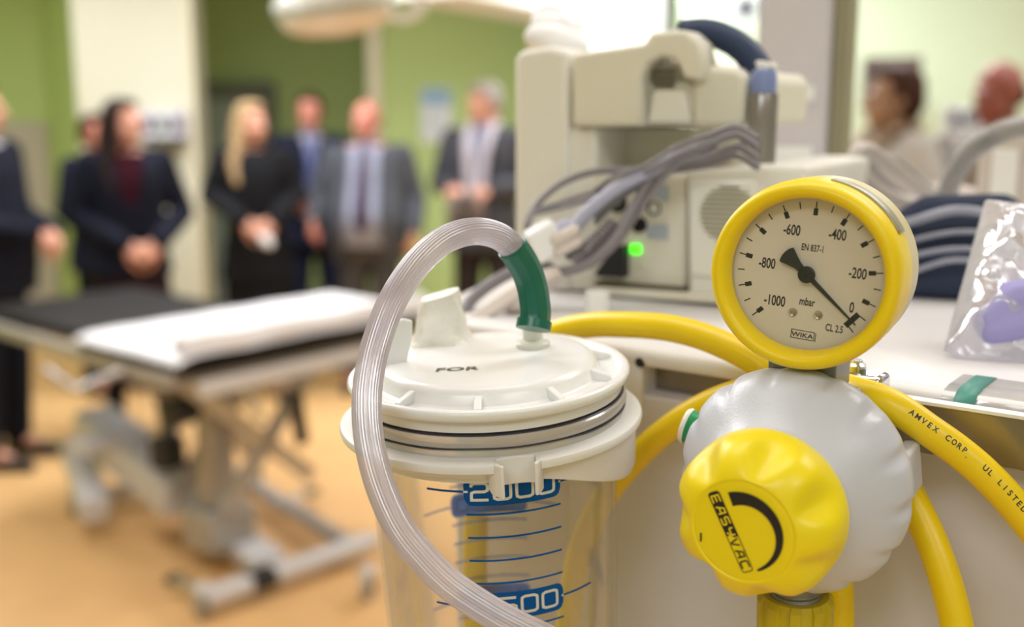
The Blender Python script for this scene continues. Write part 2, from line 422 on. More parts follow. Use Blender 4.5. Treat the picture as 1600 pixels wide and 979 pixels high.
# dark wall cabinet on the right, behind the pendant column
M_brown = mat('dark_brown_cabinet', (.09, .06, .05), .5)
a, b = at_y(1372, 92, 6.2), at_y(1452, 160, 6.2)
t = thing('wall_cabinet', 'dark brown open wall cabinet behind the pendant column', 'cabinet', Matrix.Translation(((a.x+b.x)/2, 6.42, b.z)) @ Matrix.Rotation(R(-14), 4, 'Z'))
wd, ht = b.x-a.x, a.z-b.z
mb = MB(); mb.box((0, 0, ht-.015), (wd, .3, .06)); mb.box((-wd/2+.015, 0, ht/2), (.03, .28, ht-.03)); mb.box((wd/2-.015, 0, ht/2), (.03, .28, ht-.03)); mb.box((0, .13, ht/2), (wd-.06, .02, ht-.03)); mb.box((0, 0, .015), (wd-.06, .28, .03)); mb.build('carcass', M_brown, t, .003)
MB().box((0, 0, ht*.5), (wd-.062, .24, .02)).build('shelf', M_brown, t)
# ------------------------------------------------------------------ examination table
M_sheet = mat('white_sheet', (.84, .82, .86), .75, vary=.02, bump=.2, bscale=60)
M_upol = mat('black_upholstery', (.016, .014, .014), .6, spec=.15, bump=.2, bscale=300)
M_bed = mat('grey_table_frame', (.40, .37, .35), .4, metal=.3, vary=.06)
M_bedlight = mat('light_grey_cover', (.62, .60, .62), .4, vary=.04)
M_bar = mat('steel_tube', (.46, .44, .43), .3, metal=.8)
M_rub = mat('black_rubber', (.015, .015, .017), .6)
TA = Vector((.64, .768, 0)).normalized(); TB = Vector((-.768, .64, 0))   # along and across the table
TO = Vector((-1.04, 3.40, 0))                                           # floor point under its near corner
TM = basis(TA, TB, (0, 0, 1), TO); TI = TM.inverted()
TZ = .885
tab = thing('examination_table', 'grey examination table with black upholstery standing on the orange floor', 'examination table', TM)
MB().box((.52, .31, TZ-.035), (1.10, .62, .06)).build('mattress', M_upol, tab, .018, 3)
MB().box((.42, 1.13, TZ-.045), (.72, .94, .05)).build('head_section', M_upol, tab, .018, 3)
MB().box((.52, .31, TZ-.085), (1.06, .56, .03)).build('top_frame', M_bed, tab, .004)
MB().bar((.02, -.03, TZ-.105), (1.0, -.03, TZ-.105), .018, .05).build('side_rail', M_bedlight, tab, .003)
mb = MB()
MB().bar((-.045, .02, TZ-.075), (.03, 1.60, TZ-.075), .03, .045).build('side_rail', M_bed, tab, .003)
MB().bar((.02, .66, TZ-.105), (1.0, .66, TZ-.105), .018, .05).build('side_rail', M_bedlight, tab, .003)
MB().tube([(-.05, .30, TZ-.08), (-.20, .34, TZ-.12), (-.26, .42, TZ-.05)], .014, 12).build('release_lever', M_bar, tab)
# lifting column, scissor arms and actuators
def w2(px, py, z): return TI @ at_z(px, py, z)
c0 = w2(262, 735, .30); 
MB().bar((.30, .31, .24), (.30, .31, TZ-.10), .09, .11, (1, 0, 0)).build('lifting_column', M_bed, tab, .01)
for y in (.16, .46):
    MB().bar((.08, y, TZ-.12), (.62, y, .30), .03, .06).build('lift_arm', M_bar, tab, .004)
    MB().bar((.66, y, TZ-.14), (.22, y, .26), .03, .06).build('lift_arm', M_bed, tab, .004)
MB().tube([(.44, .02, TZ-.20), (.50, .06, .48)], .028, 16).build('gas_spring', M_rub, tab)
MB().tube([(.36, .0, TZ-.12), (.44, .02, TZ-.20)], .012, 12).build('gas_spring_rod', M_bar, tab)
MB().tube([(.28, .14, TZ-.13), (.34, .08, TZ-.30)], .016, 12).build('actuator_rod', M_chrome, tab)
MB().lathe([(0, 0), (.05, 0), (.055, .01), (.05, .12), (0, .12)], 24, Matrix.Translation((.12, .30, .62)) @ Matrix.Rotation(R(70), 4, 'X')).build('motor', M_rub, tab)
# long motor cover towards the camera-left, with pedal box
p1, p2 = TI @ at_z(195, 705, .34), TI @ at_z(290, 765, .28)
MB().bar(TI @ at_z(145, 660, .36), TI @ at_z(290, 775, .22), .19, .16).build('motor_cover', M_bedlight, tab, .03, 4)
MB().bar(TI @ at_z(118, 700, .24), TI @ at_z(150, 800, .12), .12, .13).build('pedal_box', M_bedlight, tab, .03, 4)
MB().box(TI @ at_z(155, 690, .37), (.20, .12, .05)).build('cover_lid', M_bedlight, tab, .015, 3)
MB().box(TI @ at_z(262, 706, .42), (.10, .10, .12)).build('control_box', M_rub, tab, .01)
# base frame
f1, f2 = TI @ at_z(318, 935, .07), TI @ at_z(585, 842, .07)
MB().bar(f1, f2, .065, .05).build('cross_bar', M_bedlight, tab, .008)
gm, gn = f1.lerp(f2, .20), f1.lerp(f2, .42)
MB().bar(f1.lerp(f2, .24), f1.lerp(f2, .38), .075, .06).build('foot_grip', M_rub, tab, .01)
MB().bar(TI @ at_z(300, 790, .08), TI @ at_z(420, 880, .07), .13, .06).build('base_beam', M_bedlight, tab, .01)
MB().bar(TI @ at_z(355, 735, .08), TI @ at_z(545, 850, .07), .06, .05).build('base_beam', M_bed, tab, .008)
b1_, b2_ = TI @ at_z(120, 780, .07), TI @ at_z(400, 740, .07)
MB().bar(b1_, b2_, .065, .05).build('cross_bar', M_bed, tab, .008)
MB().box(((.30), .31, .16), (.20, .20, .16)).build('column_foot', M_bed, tab, .02)
def caster(p):
    c = MB().lathe([(0, -.014), (.045, -.014), (.05, -.01), (.05, .01), (.045, .014), (0, .014)], 28, Matrix.Translation((p.x, p.y, .051)) @ Matrix.Rotation(R(25), 4, 'Z') @ Matrix.Rotation(PI/2, 4, 'X')).build('caster', M_bar, tab, 0)
    MB().box((p.x, p.y, .105), (.05, .05, .03)).build('caster_fork', M_bedlight, c, .008)
    MB().lathe([(0, -.016), (.02, -.016), (.02, .016), (0, .016)], 18, Matrix.Translation((p.x, p.y, .051)) @ Matrix.Rotation(R(25), 4, 'Z') @ Matrix.Rotation(PI/2, 4, 'X')).build('caster_hub', M_rub, c)
for p in (f1, TI @ at_z(575, 915, .05), b1_, b2_): caster(p)
p = TI @ at_z(272, 905, .07)
MB().tube([f1, (f1+p)/2+Vector((0, 0, .02)), p], .016, 12).build('brake_pedal_arm', M_bar, tab)
MB().ell(p, (.035, .028, .02)).build('brake_pedal', M_rub, tab)
p = TI @ at_z(478, 770, .06); q_ = TI @ at_z(420, 790, .08)
MB().tube([q_, p], .012, 12).build('foot_pedal_arm', M_bar, tab)
MB().bar(p, p+(p-q_).normalized()*.07, .05, .025).build('foot_pedal', M_rub, tab, .008)
# sheet over the table top with its rolled edge
sh = thing('white_sheet', 'white sheet spread over the examination table with one edge rolled up', 'sheet', TM)
def shf(u, v):
    x = -.055+u*1.18; y = -.03+v*.68; z = TZ+.003+.004*noise.noise(Vector((x*7, y*7, 0)))
    e = min(1.0, max(0, (.02-x)/.075)); e2 = max(0, (y-.60)/.05); z -= .020*e*e+.02*min(1, e2)**2
    return (x, y, z+.004)
MB().grid(shf, 50, 30).build('spread_sheet', M_sheet, sh, solid=.004, smooth=180)
ro = [Vector((-.02+.05*k, .012+.006*math.sin(k*1.3), TZ+.038+.004*math.sin(k*.9))) for k in range(23)]
def spir(a, t): return 1+.06*math.sin(3*a+t*7)
MB().tube(ro, .034, 24, rf=spir, caps=False).build('rolled_edge', M_sheet, sh, smooth=180)
mb = MB(); sp = []
for k in range(50):
    a = k/50*2*PI*2.6; r_ = .033*(1-k/70); sp.append((-.018, .012+r_*math.cos(a), TZ+.038+r_*math.sin(a)))
vs = []
for q in sp: vs += [q, (q[0]+.06, q[1], q[2])]
mb.add(vs, [(2*i, 2*i+1, 2*i+3, 2*i+2) for i in range(len(sp)-1)]); mb.build('roll_spiral', M_sheet, sh, solid=.003)

# ------------------------------------------------------------------ operating lamp hanging from the ceiling
M_lampw = mat('lamp_white', (.80, .79, .76), .35, vary=.02); M_lampg = mat('lamp_groove', (.34, .38, .31), .45); M_lampl = mat('lamp_lens', (.78, .64, .48), .3)
lc = at_y(520, -12, 4.6)
LM = Matrix.Translation(lc) @ Matrix.Rotation(R(-7), 4, 'Y') @ Matrix.Rotation(R(6), 4, 'X') @ Matrix.Scale(.9, 4)
lamp = thing('operating_lamp', 'large round white operating lamp hanging above the examination table', 'operating lamp', LM)
MB().lathe([(0, .16), (.05, .15), (.12, .10), (.22, .03), (.27, -.02), (.282, -.045), (.27, -.055), (0, -.055)], 64).build('lamp_dome', M_lampw, lamp, smooth=60)
MB().lathe([(.0, -.05), (.272, -.05), (.276, -.075), (.262, -.085), (0, -.085)], 64).build('lamp_groove', M_lampg, lamp)
MB().lathe([(.0, -.08), (.258, -.082), (.262, -.10), (.225, -.155), (.14, -.185), (0, -.195)], 64).build('lamp_lens', M_lampl, lamp, smooth=60)
hp_ = [(.235, -.03, -.01), (.235, -.03, -.09), (.26, -.03, -.135), (.31, -.03, -.150), (.37, -.03, -.135), (.395, -.03, -.09), (.395, -.03, .02), (.36, -.02, .06), (.28, 0, .05), (.20, 0, .06)]
MB().tube(spline(hp_, 6), .022, 16).build('lamp_handle', M_lampw, lamp, smooth=180)
MB().tube([(0, 0, .15), (0, .02, .30), (.05, .25, .36)], .03, 16).build('lamp_yoke', M_lampw, lamp)
zt_ = CZ-lc.z
MB().tube([LM.inverted() @ Vector((lc.x+.05, lc.y+.25, lc.z+.34)), LM.inverted() @ Vector((lc.x+.05, lc.y+.25, CZ))], .035, 18).build('lamp_drop_tube', M_lampw, lamp)
# ------------------------------------------------------------------ people
def blobmesh(mb, voxel, smooth=6, name='b'):
    me = mb.mesh('tmp'); o = bpy.data.objects.new('tmp', me); COL.objects.link(o)
    m = o.modifiers.new('r', 'REMESH'); m.mode = 'VOXEL'; m.voxel_size = voxel; m.use_smooth_shade = True
    if smooth: s = o.modifiers.new('s', 'SMOOTH'); s.factor = .5; s.iterations = smooth
    out = bpy.data.meshes.new_from_object(o.evaluated_get(bpy.context.evaluated_depsgraph_get()))
    bpy.data.objects.remove(o); bpy.data.meshes.remove(me); out.name = name; return out
M_skin = mat('skin', (.62, .30, .21), .5, vary=.06, sss=.1)
M_skinr = mat('ruddy_skin', (.58, .22, .16), .5, vary=.06, sss=.1)
M_eye = mat('eye', (.05, .04, .035), .2)
M_shoe = mat('black_shoe', (.012, .011, .011), .3)
def cl(name, c, rough=.8): return mat(name, c, rough, bump=.35, bscale=350, vary=.10, scale=14, spec=.12)
HEADZ = 1.632
def rotz(v, a, c=Vector((0, 0, 0))): return Matrix.Rotation(a, 3, 'Z') @ (Vector(v)-c)+c

def hand_parts(mb, wr, d, pn, side, curl=.5, k=1.0):
    """palm, four fingers of unequal length with knuckle bends and a thumb from the side of the palm; side = +1 left"""
    d = Vector(d).normalized(); pn = Vector(pn); pn = (pn-d*pn.dot(d)).normalized(); ac = pn.cross(d)*(-side)   # towards the thumb
    wr = Vector(wr)
    for i, (o_, L_) in enumerate(((.030, .074), (.010, .082), (-.010, .076), (-.029, .060))):
        kn = wr+d*(.088-.004*abs(i-1))*k+ac*o_*k
        mb.limb([wr+d*.004+ac*o_*.5*k, kn], [.016*k, .0125*k], 10)
        P = [kn]; a = 0
        for j, f in enumerate((.46, .31, .23)):
            a += R(18+52*curl)*(1 if j else .7); P.append(P[-1]+(d*math.cos(a)+pn*math.sin(a)+ac*o_*.25)*L_*f*k)
        mb.limb(P, [.0098*k, .0092*k, .0086*k, .0072*k], 10)
    t0 = wr+d*.028*k+ac*.024*k
    mb.limb([t0, t0+(d*.55+ac*.62+pn*.3)*.046*k, t0+(d*.8+ac*.55+pn*.55)*.074*k, t0+(d*1.0+ac*.42+pn*.7)*.094*k], [.0155*k, .0125*k, .0105*k, .0085*k], 10)

def head_parts(mb, hz, yaw, tilt, female):
    c0 = Vector((0, .0, hz-.10))
    def P(x, y, z):
        v = Matrix.Rotation(tilt, 3, 'X') @ Vector((x, y, z)); return Matrix.Rotation(yaw, 3, 'Z') @ v+Vector((0, -.012, hz))
    def E(c, r): 
        M = Matrix.Translation(P(*c)) @ Matrix.Rotation(yaw, 4, 'Z') @ Matrix.Rotation(tilt, 4, 'X'); mb.ell((0, 0, 0), r, M, 20, 14)
    E((0, .015, .030), (.075, .095, .088)); E((0, -.028, -.028), (.062, .066, .078)); E((0, -.050, -.078), (.034, .038, .032))
    E((.030, -.050, -.03), (.028, .036, .034)); E((-.030, -.050, -.03), (.028, .036, .034))
    mb.limb([P(0, -.088, .010), P(0, -.112, -.028)], [.009, .0135], 12); E((.011, -.098, -.032), (.009, .010, .008)); E((-.011, -.098, -.032), (.009, .010, .008))
    mb.limb([P(-.034, -.083, .022), P(0, -.090, .018), P(.034, -.083, .022)], [.009, .010, .009], 10)
    mb.limb([P(-.018, -.086, -.056), P(0, -.093, -.055), P(.018, -.086, -.056)], [.0065, .008, .0065], 10); mb.limb([P(-.015, -.083, -.068), P(0, -.089, -.069), P(.015, -.083, -.068)], [.006, .008, .006], 10)
    for s in (-1, 1): E((s*.077, .008, -.004), (.010, .020, .032))
    mb.limb([Vector((0, .015, hz-.185)), P(0, .020, -.06)], [.058 if not female else .048, .054 if not female else .045], 18)
    return P

TORSO = [(.84, .165, .118), (.92, .172, .122), (1.02, .160, .112), (1.12, .156, .112), (1.24, .168, .120), (1.34, .178, .120), (1.42, .170, .100), (1.47, .105, .075), (1.50, .060, .060)]
def torso_rings(off, belly, z0, z1, flare=0, wide=1.0):
    out = []
    def at_(z):
        for a, b in zip(TORSO[:-1], TORSO[1:]):
            if a[0] <= z <= b[0]: t = (z-a[0])/(b[0]-a[0]); return [a[i]+(b[i]-a[i])*t for i in range(3)]
        return list(TORSO[0] if z < TORSO[0][0] else TORSO[-1])
    n = 16
    for i in range(n+1):
        z = z0+(z1-z0)*i/n; _, rx, ry = at_(z); g = belly*math.exp(-((z-1.06)/.17)**2)
        f = flare*max(0, (1.0-z))/.2
        out.append((z, rx*wide+off+g*.35+f, ry+off+g*.6+f*.7, 0, -g*.55))
    return out

def person(label, px, Y, top_y, face, clothes, head_yaw=0, head_tilt=0, belly=.0, wide=1.0, arms=None, female=False, skin=None, k_hand=1.0, legs=True, stance=.10, height=None):
    c = at_y(px, top_y, Y); s = (height or c.z)/1.752
    root = thing('person', label, 'person', Matrix.Translation((c.x, Y, 0)) @ Matrix.Rotation(face, 4, 'Z') @ Matrix.Scale(s, 4))
    sk = skin or M_skin; hz = HEADZ
    SH = [Vector((-.185*wide, 0, 1.435)), Vector((.185*wide, 0, 1.435))]
    A = arms or [((-.24, .02, 1.17), (-.15, -.20, 1.02), (.6, -.6, -.3), (.5, .2, -.8), .5), ((.24, .02, 1.17), (.15, -.20, 1.02), (-.6, -.6, -.3), (-.5, .2, -.8), .5)]
    # continuous body: head, torso, limbs, hands
    mb = MB(); P = head_parts(mb, hz, head_yaw, head_tilt, female)
    mb.loft(torso_rings(-.004, belly, .86, 1.49, 0, wide))
    mb.limb([(-.10, 0, 1.43), (0, .01, 1.46), (.10, 0, 1.43)], [.065, .06, .065])
    hips = [Vector((-.088, 0, .90)), Vector((.088, 0, .90))]; kn = [Vector((-.09-stance*.2, -.015, .49)), Vector((.09+stance*.2, -.015, .49))]; an = [Vector((-.085-stance*.4, .01, .09)), Vector((.085+stance*.4, .01, .09))]
    for i in (0, 1):
        mb.limb([hips[i], kn[i], an[i]], [.086, .055, .038]); mb.limb([an[i], an[i]+Vector((0, -.13, -.05))], [.036, .028])
        e, wv, hd, pn, cu = A[i]
        mb.limb([SH[i], e, wv], [.056, .041, .027]); hand_parts(mb, wv, hd, pn, -1 if i == 0 else 1, cu, k_hand)
    me = blobmesh(mb, .0062, 3, 'body'); link('body', me, sk, root, smooth=180)
    for s_ in (-1, 1): MB().ell(P(s_*.032, -.080, .006), (.010, .007, .007)).build('eye', M_eye, root)
    cfg = clothes
    # trousers or skirt
    if legs:
        mb = MB()
        if cfg.get('skirt'):
            z0 = cfg['skirt'][1]; mb.loft([(z0, .205, .16, 0, .0), (z0+.08, .20, .155, 0, 0), (.80, .19, .145, 0, 0), (.95, .175, .125, 0, 0), (1.05, .16, .115, 0, 0)])
            link('skirt', blobmesh(mb, .012, 4), cfg['skirt'][0], root, smooth=180)
            mb = MB(); 
            for i in (0, 1): mb.limb([hips[i], kn[i], an[i]], [.092, .062, .045])
            link('tights', blobmesh(mb, .011, 3), cfg['tights'], root, smooth=180)
        else:
            mb.loft(torso_rings(.006, belly*.8, .82, 1.03, 0, wide))
            for i in (0, 1): mb.limb([hips[i], kn[i], an[i]+Vector((0, 0, .02))], [.103, .078, .066])
            link('trousers', blobmesh(mb, .012, 4), cfg['trousers'], root, smooth=180)
    for i in (0, 1):
        mb = MB(); a = an[i]; mb.limb([a+Vector((0, .03, -.05)), a+Vector((0, -.08, -.055)), a+Vector((0, -.19, -.062))], [.040, .043, .034]); mb.ell(a+Vector((0, 0, -.02)), (.042, .05, .045)); 
        m2 = blobmesh(mb, .008, 3)
        for v in m2.vertices: v.co.z = max(v.co.z, .002)
        link('shoe', m2, M_shoe, root, smooth=180)
    # shirt or top
    if cfg.get('shirt'):
        mb = MB(); mb.loft(torso_rings(.010, belly, .90, 1.485, 0, wide)); mb.limb([(0, .014, 1.45), (0, .012, 1.515)], [.066, .064] if not female else [.058, .050])
        if cfg.get('sleeves'):
            for i in (0, 1): mb.limb([SH[i], A[i][0], A[i][1]], [.066, .052, .040])
        link('shirt', blobmesh(mb, .009, 4), cfg['shirt'], root, smooth=180)
    def yfront(z, off):
        rr = torso_rings(off, belly, .86, 1.49, 0, wide)
        for a, b in zip(rr[:-1], rr[1:]):
            if a[0] <= z <= b[0]:
                t = (z-a[0])/(b[0]-a[0]); return a[4]-a[2]+((b[4]-b[2])-(a[4]-a[2]))*t
        return rr[-1][4]-rr[-1][2]
    if cfg.get('tie'):
        mb = MB(); zz = [1.475, 1.44, 1.38, 1.30, 1.20, 1.10, 1.03, .99]; ww = [.020, .022, .026, .031, .036, .040, .040, .004]
        vs = []
        for z, w_ in zip(zz, ww):
            y = min(yfront(z, .012), yfront(max(z-.06, .9), .012)+.02)-.010; vs += [(-w_, y, z), (w_, y, z)]
        mb.add(vs, [(2*i, 2*i+1, 2*i+3, 2*i+2) for i in range(len(zz)-1)]); mb.build('tie', cfg['tie'], root, solid=.010)
        mb = MB(); mb.ell((0, yfront(1.475, .012)-.016, 1.475), (.022, .014, .022)); mb.build('tie_knot', cfg['tie'], root)
    if cfg.get('belt'):
        rr = torso_rings(.016, belly*.85, 1.00, 1.04, 0, wide); n = 40
        mb = MB(); mb.loft(rr, 40); mb.build('belt', cfg['belt'], root)
    # jacket, cut open at the front
    if cfg.get('jacket'):
        hem = cfg.get('hem', .80); mb = MB()
        mb.loft(torso_rings(.022, belly, hem, 1.475, cfg.get('flare', .03), wide))
        mb.limb([(-.10, .01, 1.435), (0, .03, 1.455), (.10, .01, 1.435)], [.075, .070, .075])
        for i in (0, 1):
            d_ = (Vector(A[i][1])-Vector(A[i][0])); mb.limb([SH[i], A[i][0], Vector(A[i][0])+d_*.97], [.070, .058, .046])
        m_ = blobmesh(mb, .0105, 4)
        op = cfg.get('open')
        if op:
            b = bmesh.new(); b.from_mesh(m_); kill = []
            for v in b.verts:
                x, y, z = v.co
                if y < -.02 and z > op[2] and z < 1.60:
                    t = min(1, max(0, (z-op[2])/(1.46-op[2]))); wdt = op[0]+(op[1]-op[0])*t
                    if abs(x) < wdt and abs(x) < .155 and not (abs(x) > .10 and z < 1.3 and y < -.20): kill.append(v)
            bmesh.ops.delete(b, geom=kill, context='VERTS')
            for _ in range(8): bmesh.ops.smooth_vert(b, verts=[v for v in b.verts if v.is_boundary], factor=.5, use_axis_x=True, use_axis_y=True, use_axis_z=True)
            b.to_mesh(m_); b.free()
        j = link('jacket', m_, cfg['jacket'], root, smooth=180, solid=.008 if op else 0)
        if cfg.get('lapel') and op:
            for s_ in (-1, 1):
                mb = MB(); zz = [1.47, 1.40, 1.32, 1.22, max(op[2], 1.08)]; w0 = [.010, .055, .050, .030, .004]; vs = []
                for z, w_ in zip(zz, w0):
                    t = min(1, max(0, (z-op[2])/(1.46-op[2]))); xi = (op[0]+(op[1]-op[0])*t); y = yfront(z, .024)-.008
                    vs += [(s_*(xi-.006), y+abs(xi)*.18, z), (s_*(xi+w_), y+.012+abs(xi+w_)*.35, z)]
                mb.add(vs, [(2*i, 2*i+1, 2*i+3, 2*i+2) for i in range(len(zz)-1)]); mb.build('lapel', cfg['jacket'], j, solid=.008)
    if cfg.get('bag'):
        mb = MB(); mb.ell((.25, .03, 1.0), (.075, .14, .15)); b_ = link('shoulder_bag', blobmesh(mb, .012, 3), cfg['bag'], root, smooth=180)
    # hair
    hs = cfg.get('hair')
    if hs:
        style, hm = hs[:2]; mb = MB()
        def HE(c, r): 
            M = Matrix.Translation(P(*c)) @ Matrix.Rotation(head_yaw, 4, 'Z') @ Matrix.Rotation(head_tilt, 4, 'X'); mb.ell((0, 0, 0), r, M, 20, 14)
        if style == 'bald':
            HE((0, .055, -.005), (.078, .062, .055)); HE((.066, .030, .0), (.018, .045, .030)); HE((-.066, .030, .0), (.018, .045, .030))
        else:
            HE((0, .030, .047), (.083, .092, .083)); HE((0, .055, .0), (.080, .070, .085)); HE((.0, -.030, .098), (.058, .048, .028))
            for s_ in (-1, 1): HE((s_*.070, .018, .02), (.018, .045, .045))
            if style == 'long':
                for s_ in hs[2:] or (-1, 1):
                    mb.limb([P(s_*.055, -.015, .08), P(s_*.082, -.005, .0), P(s_*.088, -.005, -.10), Vector((s_*.105, -.075, 1.42)), Vector((s_*.095, -.125, 1.30))], [.030, .030, .036, .040, .022])
                    mb.limb([P(s_*.04, .07, .02), P(s_*.05, .075, -.10), Vector((s_*.06, .105, 1.36))], [.045, .05, .04])
                mb.limb([P(0, .07, .0), P(0, .085, -.10), Vector((0, .12, 1.32))], [.05, .055, .04])
        link('hair', blobmesh(mb, .008, 3), hm, root, smooth=180)
    if cfg.get('scarf'):
        for s_ in (-1, 1):
            zz = [1.52, 1.46, 1.38, 1.28, 1.18, 1.10]; pts = [Vector((s_*.075, .045, 1.50))]+[Vector((s_*(.072-.01*i), yfront(min(z, 1.47), .03)-.012+(.07 if i == 0 else (.02 if i == 1 else 0)), z)) for i, z in enumerate(zz)]
            MB().tube(spline(pts, 4), .030, 14, ell=(.4, 1), up=(0, -1, 0)).build('scarf_end', cfg['scarf'], root, smooth=180)
        MB().tube(spline([(-.075, .045, 1.50), (-.05, .075, 1.53), (0, .09, 1.535), (.05, .075, 1.53), (.075, .045, 1.50)], 4), .030, 14, ell=(1, .5)).build('scarf_neck', cfg['scarf'], root, smooth=180)
    return root, A, P, s

def clasp(z=1.00, y=-.215, w=.0, out=.25):                 # hands joined in front of the belly
    return [((-out, .0, z+.17), (-.085+w, y, z+.035), (.75, -.25, -.45), (.2, .75, -.4), .6), ((out, .0, z+.17), (.085+w, y+.02, z+.035), (-.75, -.30, -.45), (-.2, .75, -.4), .6)]
NAVY = cl('navy_wool', (.008, .009, .018)); NAVY2 = cl('navy_suit', (.010, .012, .030)); BLK = cl('black_wool', (.010, .010, .012)); GRY = cl('grey_suit', (.072, .077, .092)); DGRY = cl('dark_grey_tweed', (.060, .060, .072))
TRG = cl('grey_trousers', (.070, .066, .068)); TRB = cl('dark_brown_trousers', (.032, .025, .026)); BLUSH = cl('pale_blue_shirt', (.30, .32, .42)); WHT = cl('white_shirt', (.62, .61, .66)); BURG = cl('burgundy_top', (.032, .003, .009)); BURD = cl('dark_burgundy_skirt', (.020, .008, .010))
TIEP = cl('plum_tie', (.055, .030, .060), .5); TIEB = cl('blue_tie', (.12, .14, .30), .5); BELT = cl('black_belt', (.012, .012, .012), .4); SCARF = cl('white_scarf', (.50, .46, .52)); TIEG = cl('slate_tie', (.16, .17, .26), .5)
HBRN = mat('dark_brown_hair', (.018, .008, .007), .6, spec=.15); HBLD = mat('blonde_hair', (.38, .25, .13), .6, spec=.15); HGRY = mat('grey_hair', (.24, .21, .19), .6); HGRB = mat('grey_brown_hair', (.16, .10, .08), .6); HRED = mat('brown_hair', (.05, .02, .013), .6, spec=.15)
WCOAT = cl('white_coat', (.50, .48, .47)); TANC = cl('tan_scarf', (.36, .27, .20)); GJACK = cl('pale_grey_jacket', (.34, .31, .29))

person('man in a navy suit at the left edge with one hand held forward', -42, 5.05, 112, R(84), dict(jacket=NAVY, trousers=NAVY, shirt=WHT, hair=('short', HRED)), head_yaw=R(10), wide=1.15, belly=.05, height=1.80,
       arms=[((-.27, -.02, 1.15), (-.08, -.27, 1.09), (.85, -.3, -.35), (0, .7, -.5), .55), ((.27, .0, 1.15), (.09, -.28, 1.08), (-.8, -.3, -.4), (0, .7, -.4), .55)])
person('woman with long dark hair in a navy jacket over a burgundy top, hands clasped', 190, 5.55, 155, R(26), dict(jacket=NAVY, skirt=(BURD, .56), tights=BLK, shirt=BURG, hair=('long', HBRN, -1), open=(.02, .062, 1.24), bag=None, hem=.86), head_yaw=R(38), female=True, wide=.94, arms=clasp(1.00, -.215, .03, .27), k_hand=1.05)
person('brown-haired person standing behind the woman in the navy jacket', 146, 6.4, 178, R(60), dict(jacket=NAVY2, trousers=BLK, shirt=WHT, hair=('short', HRED)), skin=M_skinr)
bl = person('woman with long blonde hair in a black coat holding a white tissue', 392, 6.3, 160, R(12), dict(jacket=BLK, skirt=(BLK, .52), tights=BLK, hair=('long', HBLD, -1), hem=.72, flare=.035, shirt=BLK), head_yaw=R(34), female=True, wide=.92, arms=clasp(1.05, -.225, .02, .26))
person('man in a navy suit and blue tie just behind the blonde woman', 483, 7.15, 147, R(10), dict(jacket=NAVY2, trousers=NAVY2, shirt=BLUSH, tie=TIEB, hair=('short', HRED), open=(.004, .055, 1.2), lapel=1), head_yaw=R(-10), skin=M_skinr, arms=clasp(1.10, -.22, -.03, .26))
person('bald man in an open grey suit with a plum tie, arms held out', 572, 6.5, 157, R(-4), dict(jacket=GRY, trousers=TRG, shirt=BLUSH, tie=TIEP, belt=BELT, hair=('bald', HGRB), open=(.12, .10, .78), hem=.80, lapel=1, flare=.02), head_yaw=R(-14), belly=.10, wide=1.12, skin=M_skinr,
       arms=[((-.30, -.02, 1.19), (-.29, -.21, 1.06), (.05, -.75, -.55), (.8, .0, -.4), .45), ((.29, .02, 1.17), (.30, -.12, 1.00), (.0, -.45, -.9), (-.9, .0, -.2), .45)])
sc_ = person('grey-haired man in a dark grey jacket with a white scarf holding a hat', 757, 6.7, 130, R(-16), dict(jacket=DGRY, trousers=TRB, shirt=BLUSH, tie=TIEG, hair=('short', HGRY), open=(.04, .085, 1.0), lapel=1, scarf=SCARF), head_yaw=R(-34), head_tilt=R(10), wide=1.05, belly=.03,
       arms=[((-.27, -.02, 1.17), (-.14, -.27, 1.17), (.8, -.35, -.15), (.1, .3, -.9), .55), ((.27, .0, 1.17), (.13, -.28, 1.17), (-.8, -.35, -.15), (-.1, .3, -.9), .55)])
person('dark-haired man seen in the gap between the monitor and the column', 1216, 4.9, 148, R(-15), dict(jacket=DGRY, trousers=TRB, shirt=DGRY, hair=('short', HBRN)), skin=M_skinr)
person('brown-haired woman in a pale coat and tan scarf behind the tube coils', 1402, 4.4, 104, R(-75), dict(jacket=WCOAT, trousers=BLK, shirt=TANC, hair=('short', HRED), open=(.05, .09, 1.1), scarf=TANC), skin=mat('tan_skin', (.36, .21, .14), .5), female=True, wide=.92, head_yaw=R(-15), arms=clasp(1.15, -.24, 0, .25))
person('ruddy balding man in a pale grey jacket at the right edge, looking left', 1566, 4.3, 96, R(-50), dict(jacket=GJACK, trousers=TRB, shirt=GJACK, hair=('bald', HBRN)), skin=mat('shaded_red_skin', (.30, .085, .065), .5, sss=.1), head_yaw=R(-12), head_tilt=R(8))  # red skin darkened to carry the shade on his face
# things held
def held(root, p, name, m_, label, cat, mb, vox=.005):
    M = root.matrix_world; o = link(name, blobmesh(mb, vox, 3), m_, None, smooth=180); o.matrix_world = Matrix.Translation(M @ Vector(p)); return tag(o, label, cat)
mb = MB(); mb.ell((0, 0, 0), (.034, .03, .034)); mb.ell((.02, -.01, -.02), (.022, .02, .022)); mb.ell((-.018, 0, .016), (.02, .02, .016))
held(bl[0], (.058, -.315, .985), 'paper_tissue', mat('white_tissue', (.80, .78, .78), .8), 'white crumpled tissue in the blonde woman’s hands', 'tissue', mb)
mb = MB(); mb.ell((-.065, 0, 0), (.055, .04, .075)); mb.ell((.06, 0, 0), (.055, .04, .07)); mb.limb([(-.05, 0, .05), (0, -.01, .085), (.05, 0, .05)], [.035, .035, .035])
held(sc_[0], (.0, -.35, 1.045), 'felt_hat', mat('brown_grey_felt', (.13, .105, .10), .9), 'brown-grey felt hat held by the man with the white scarf', 'hat', mb)
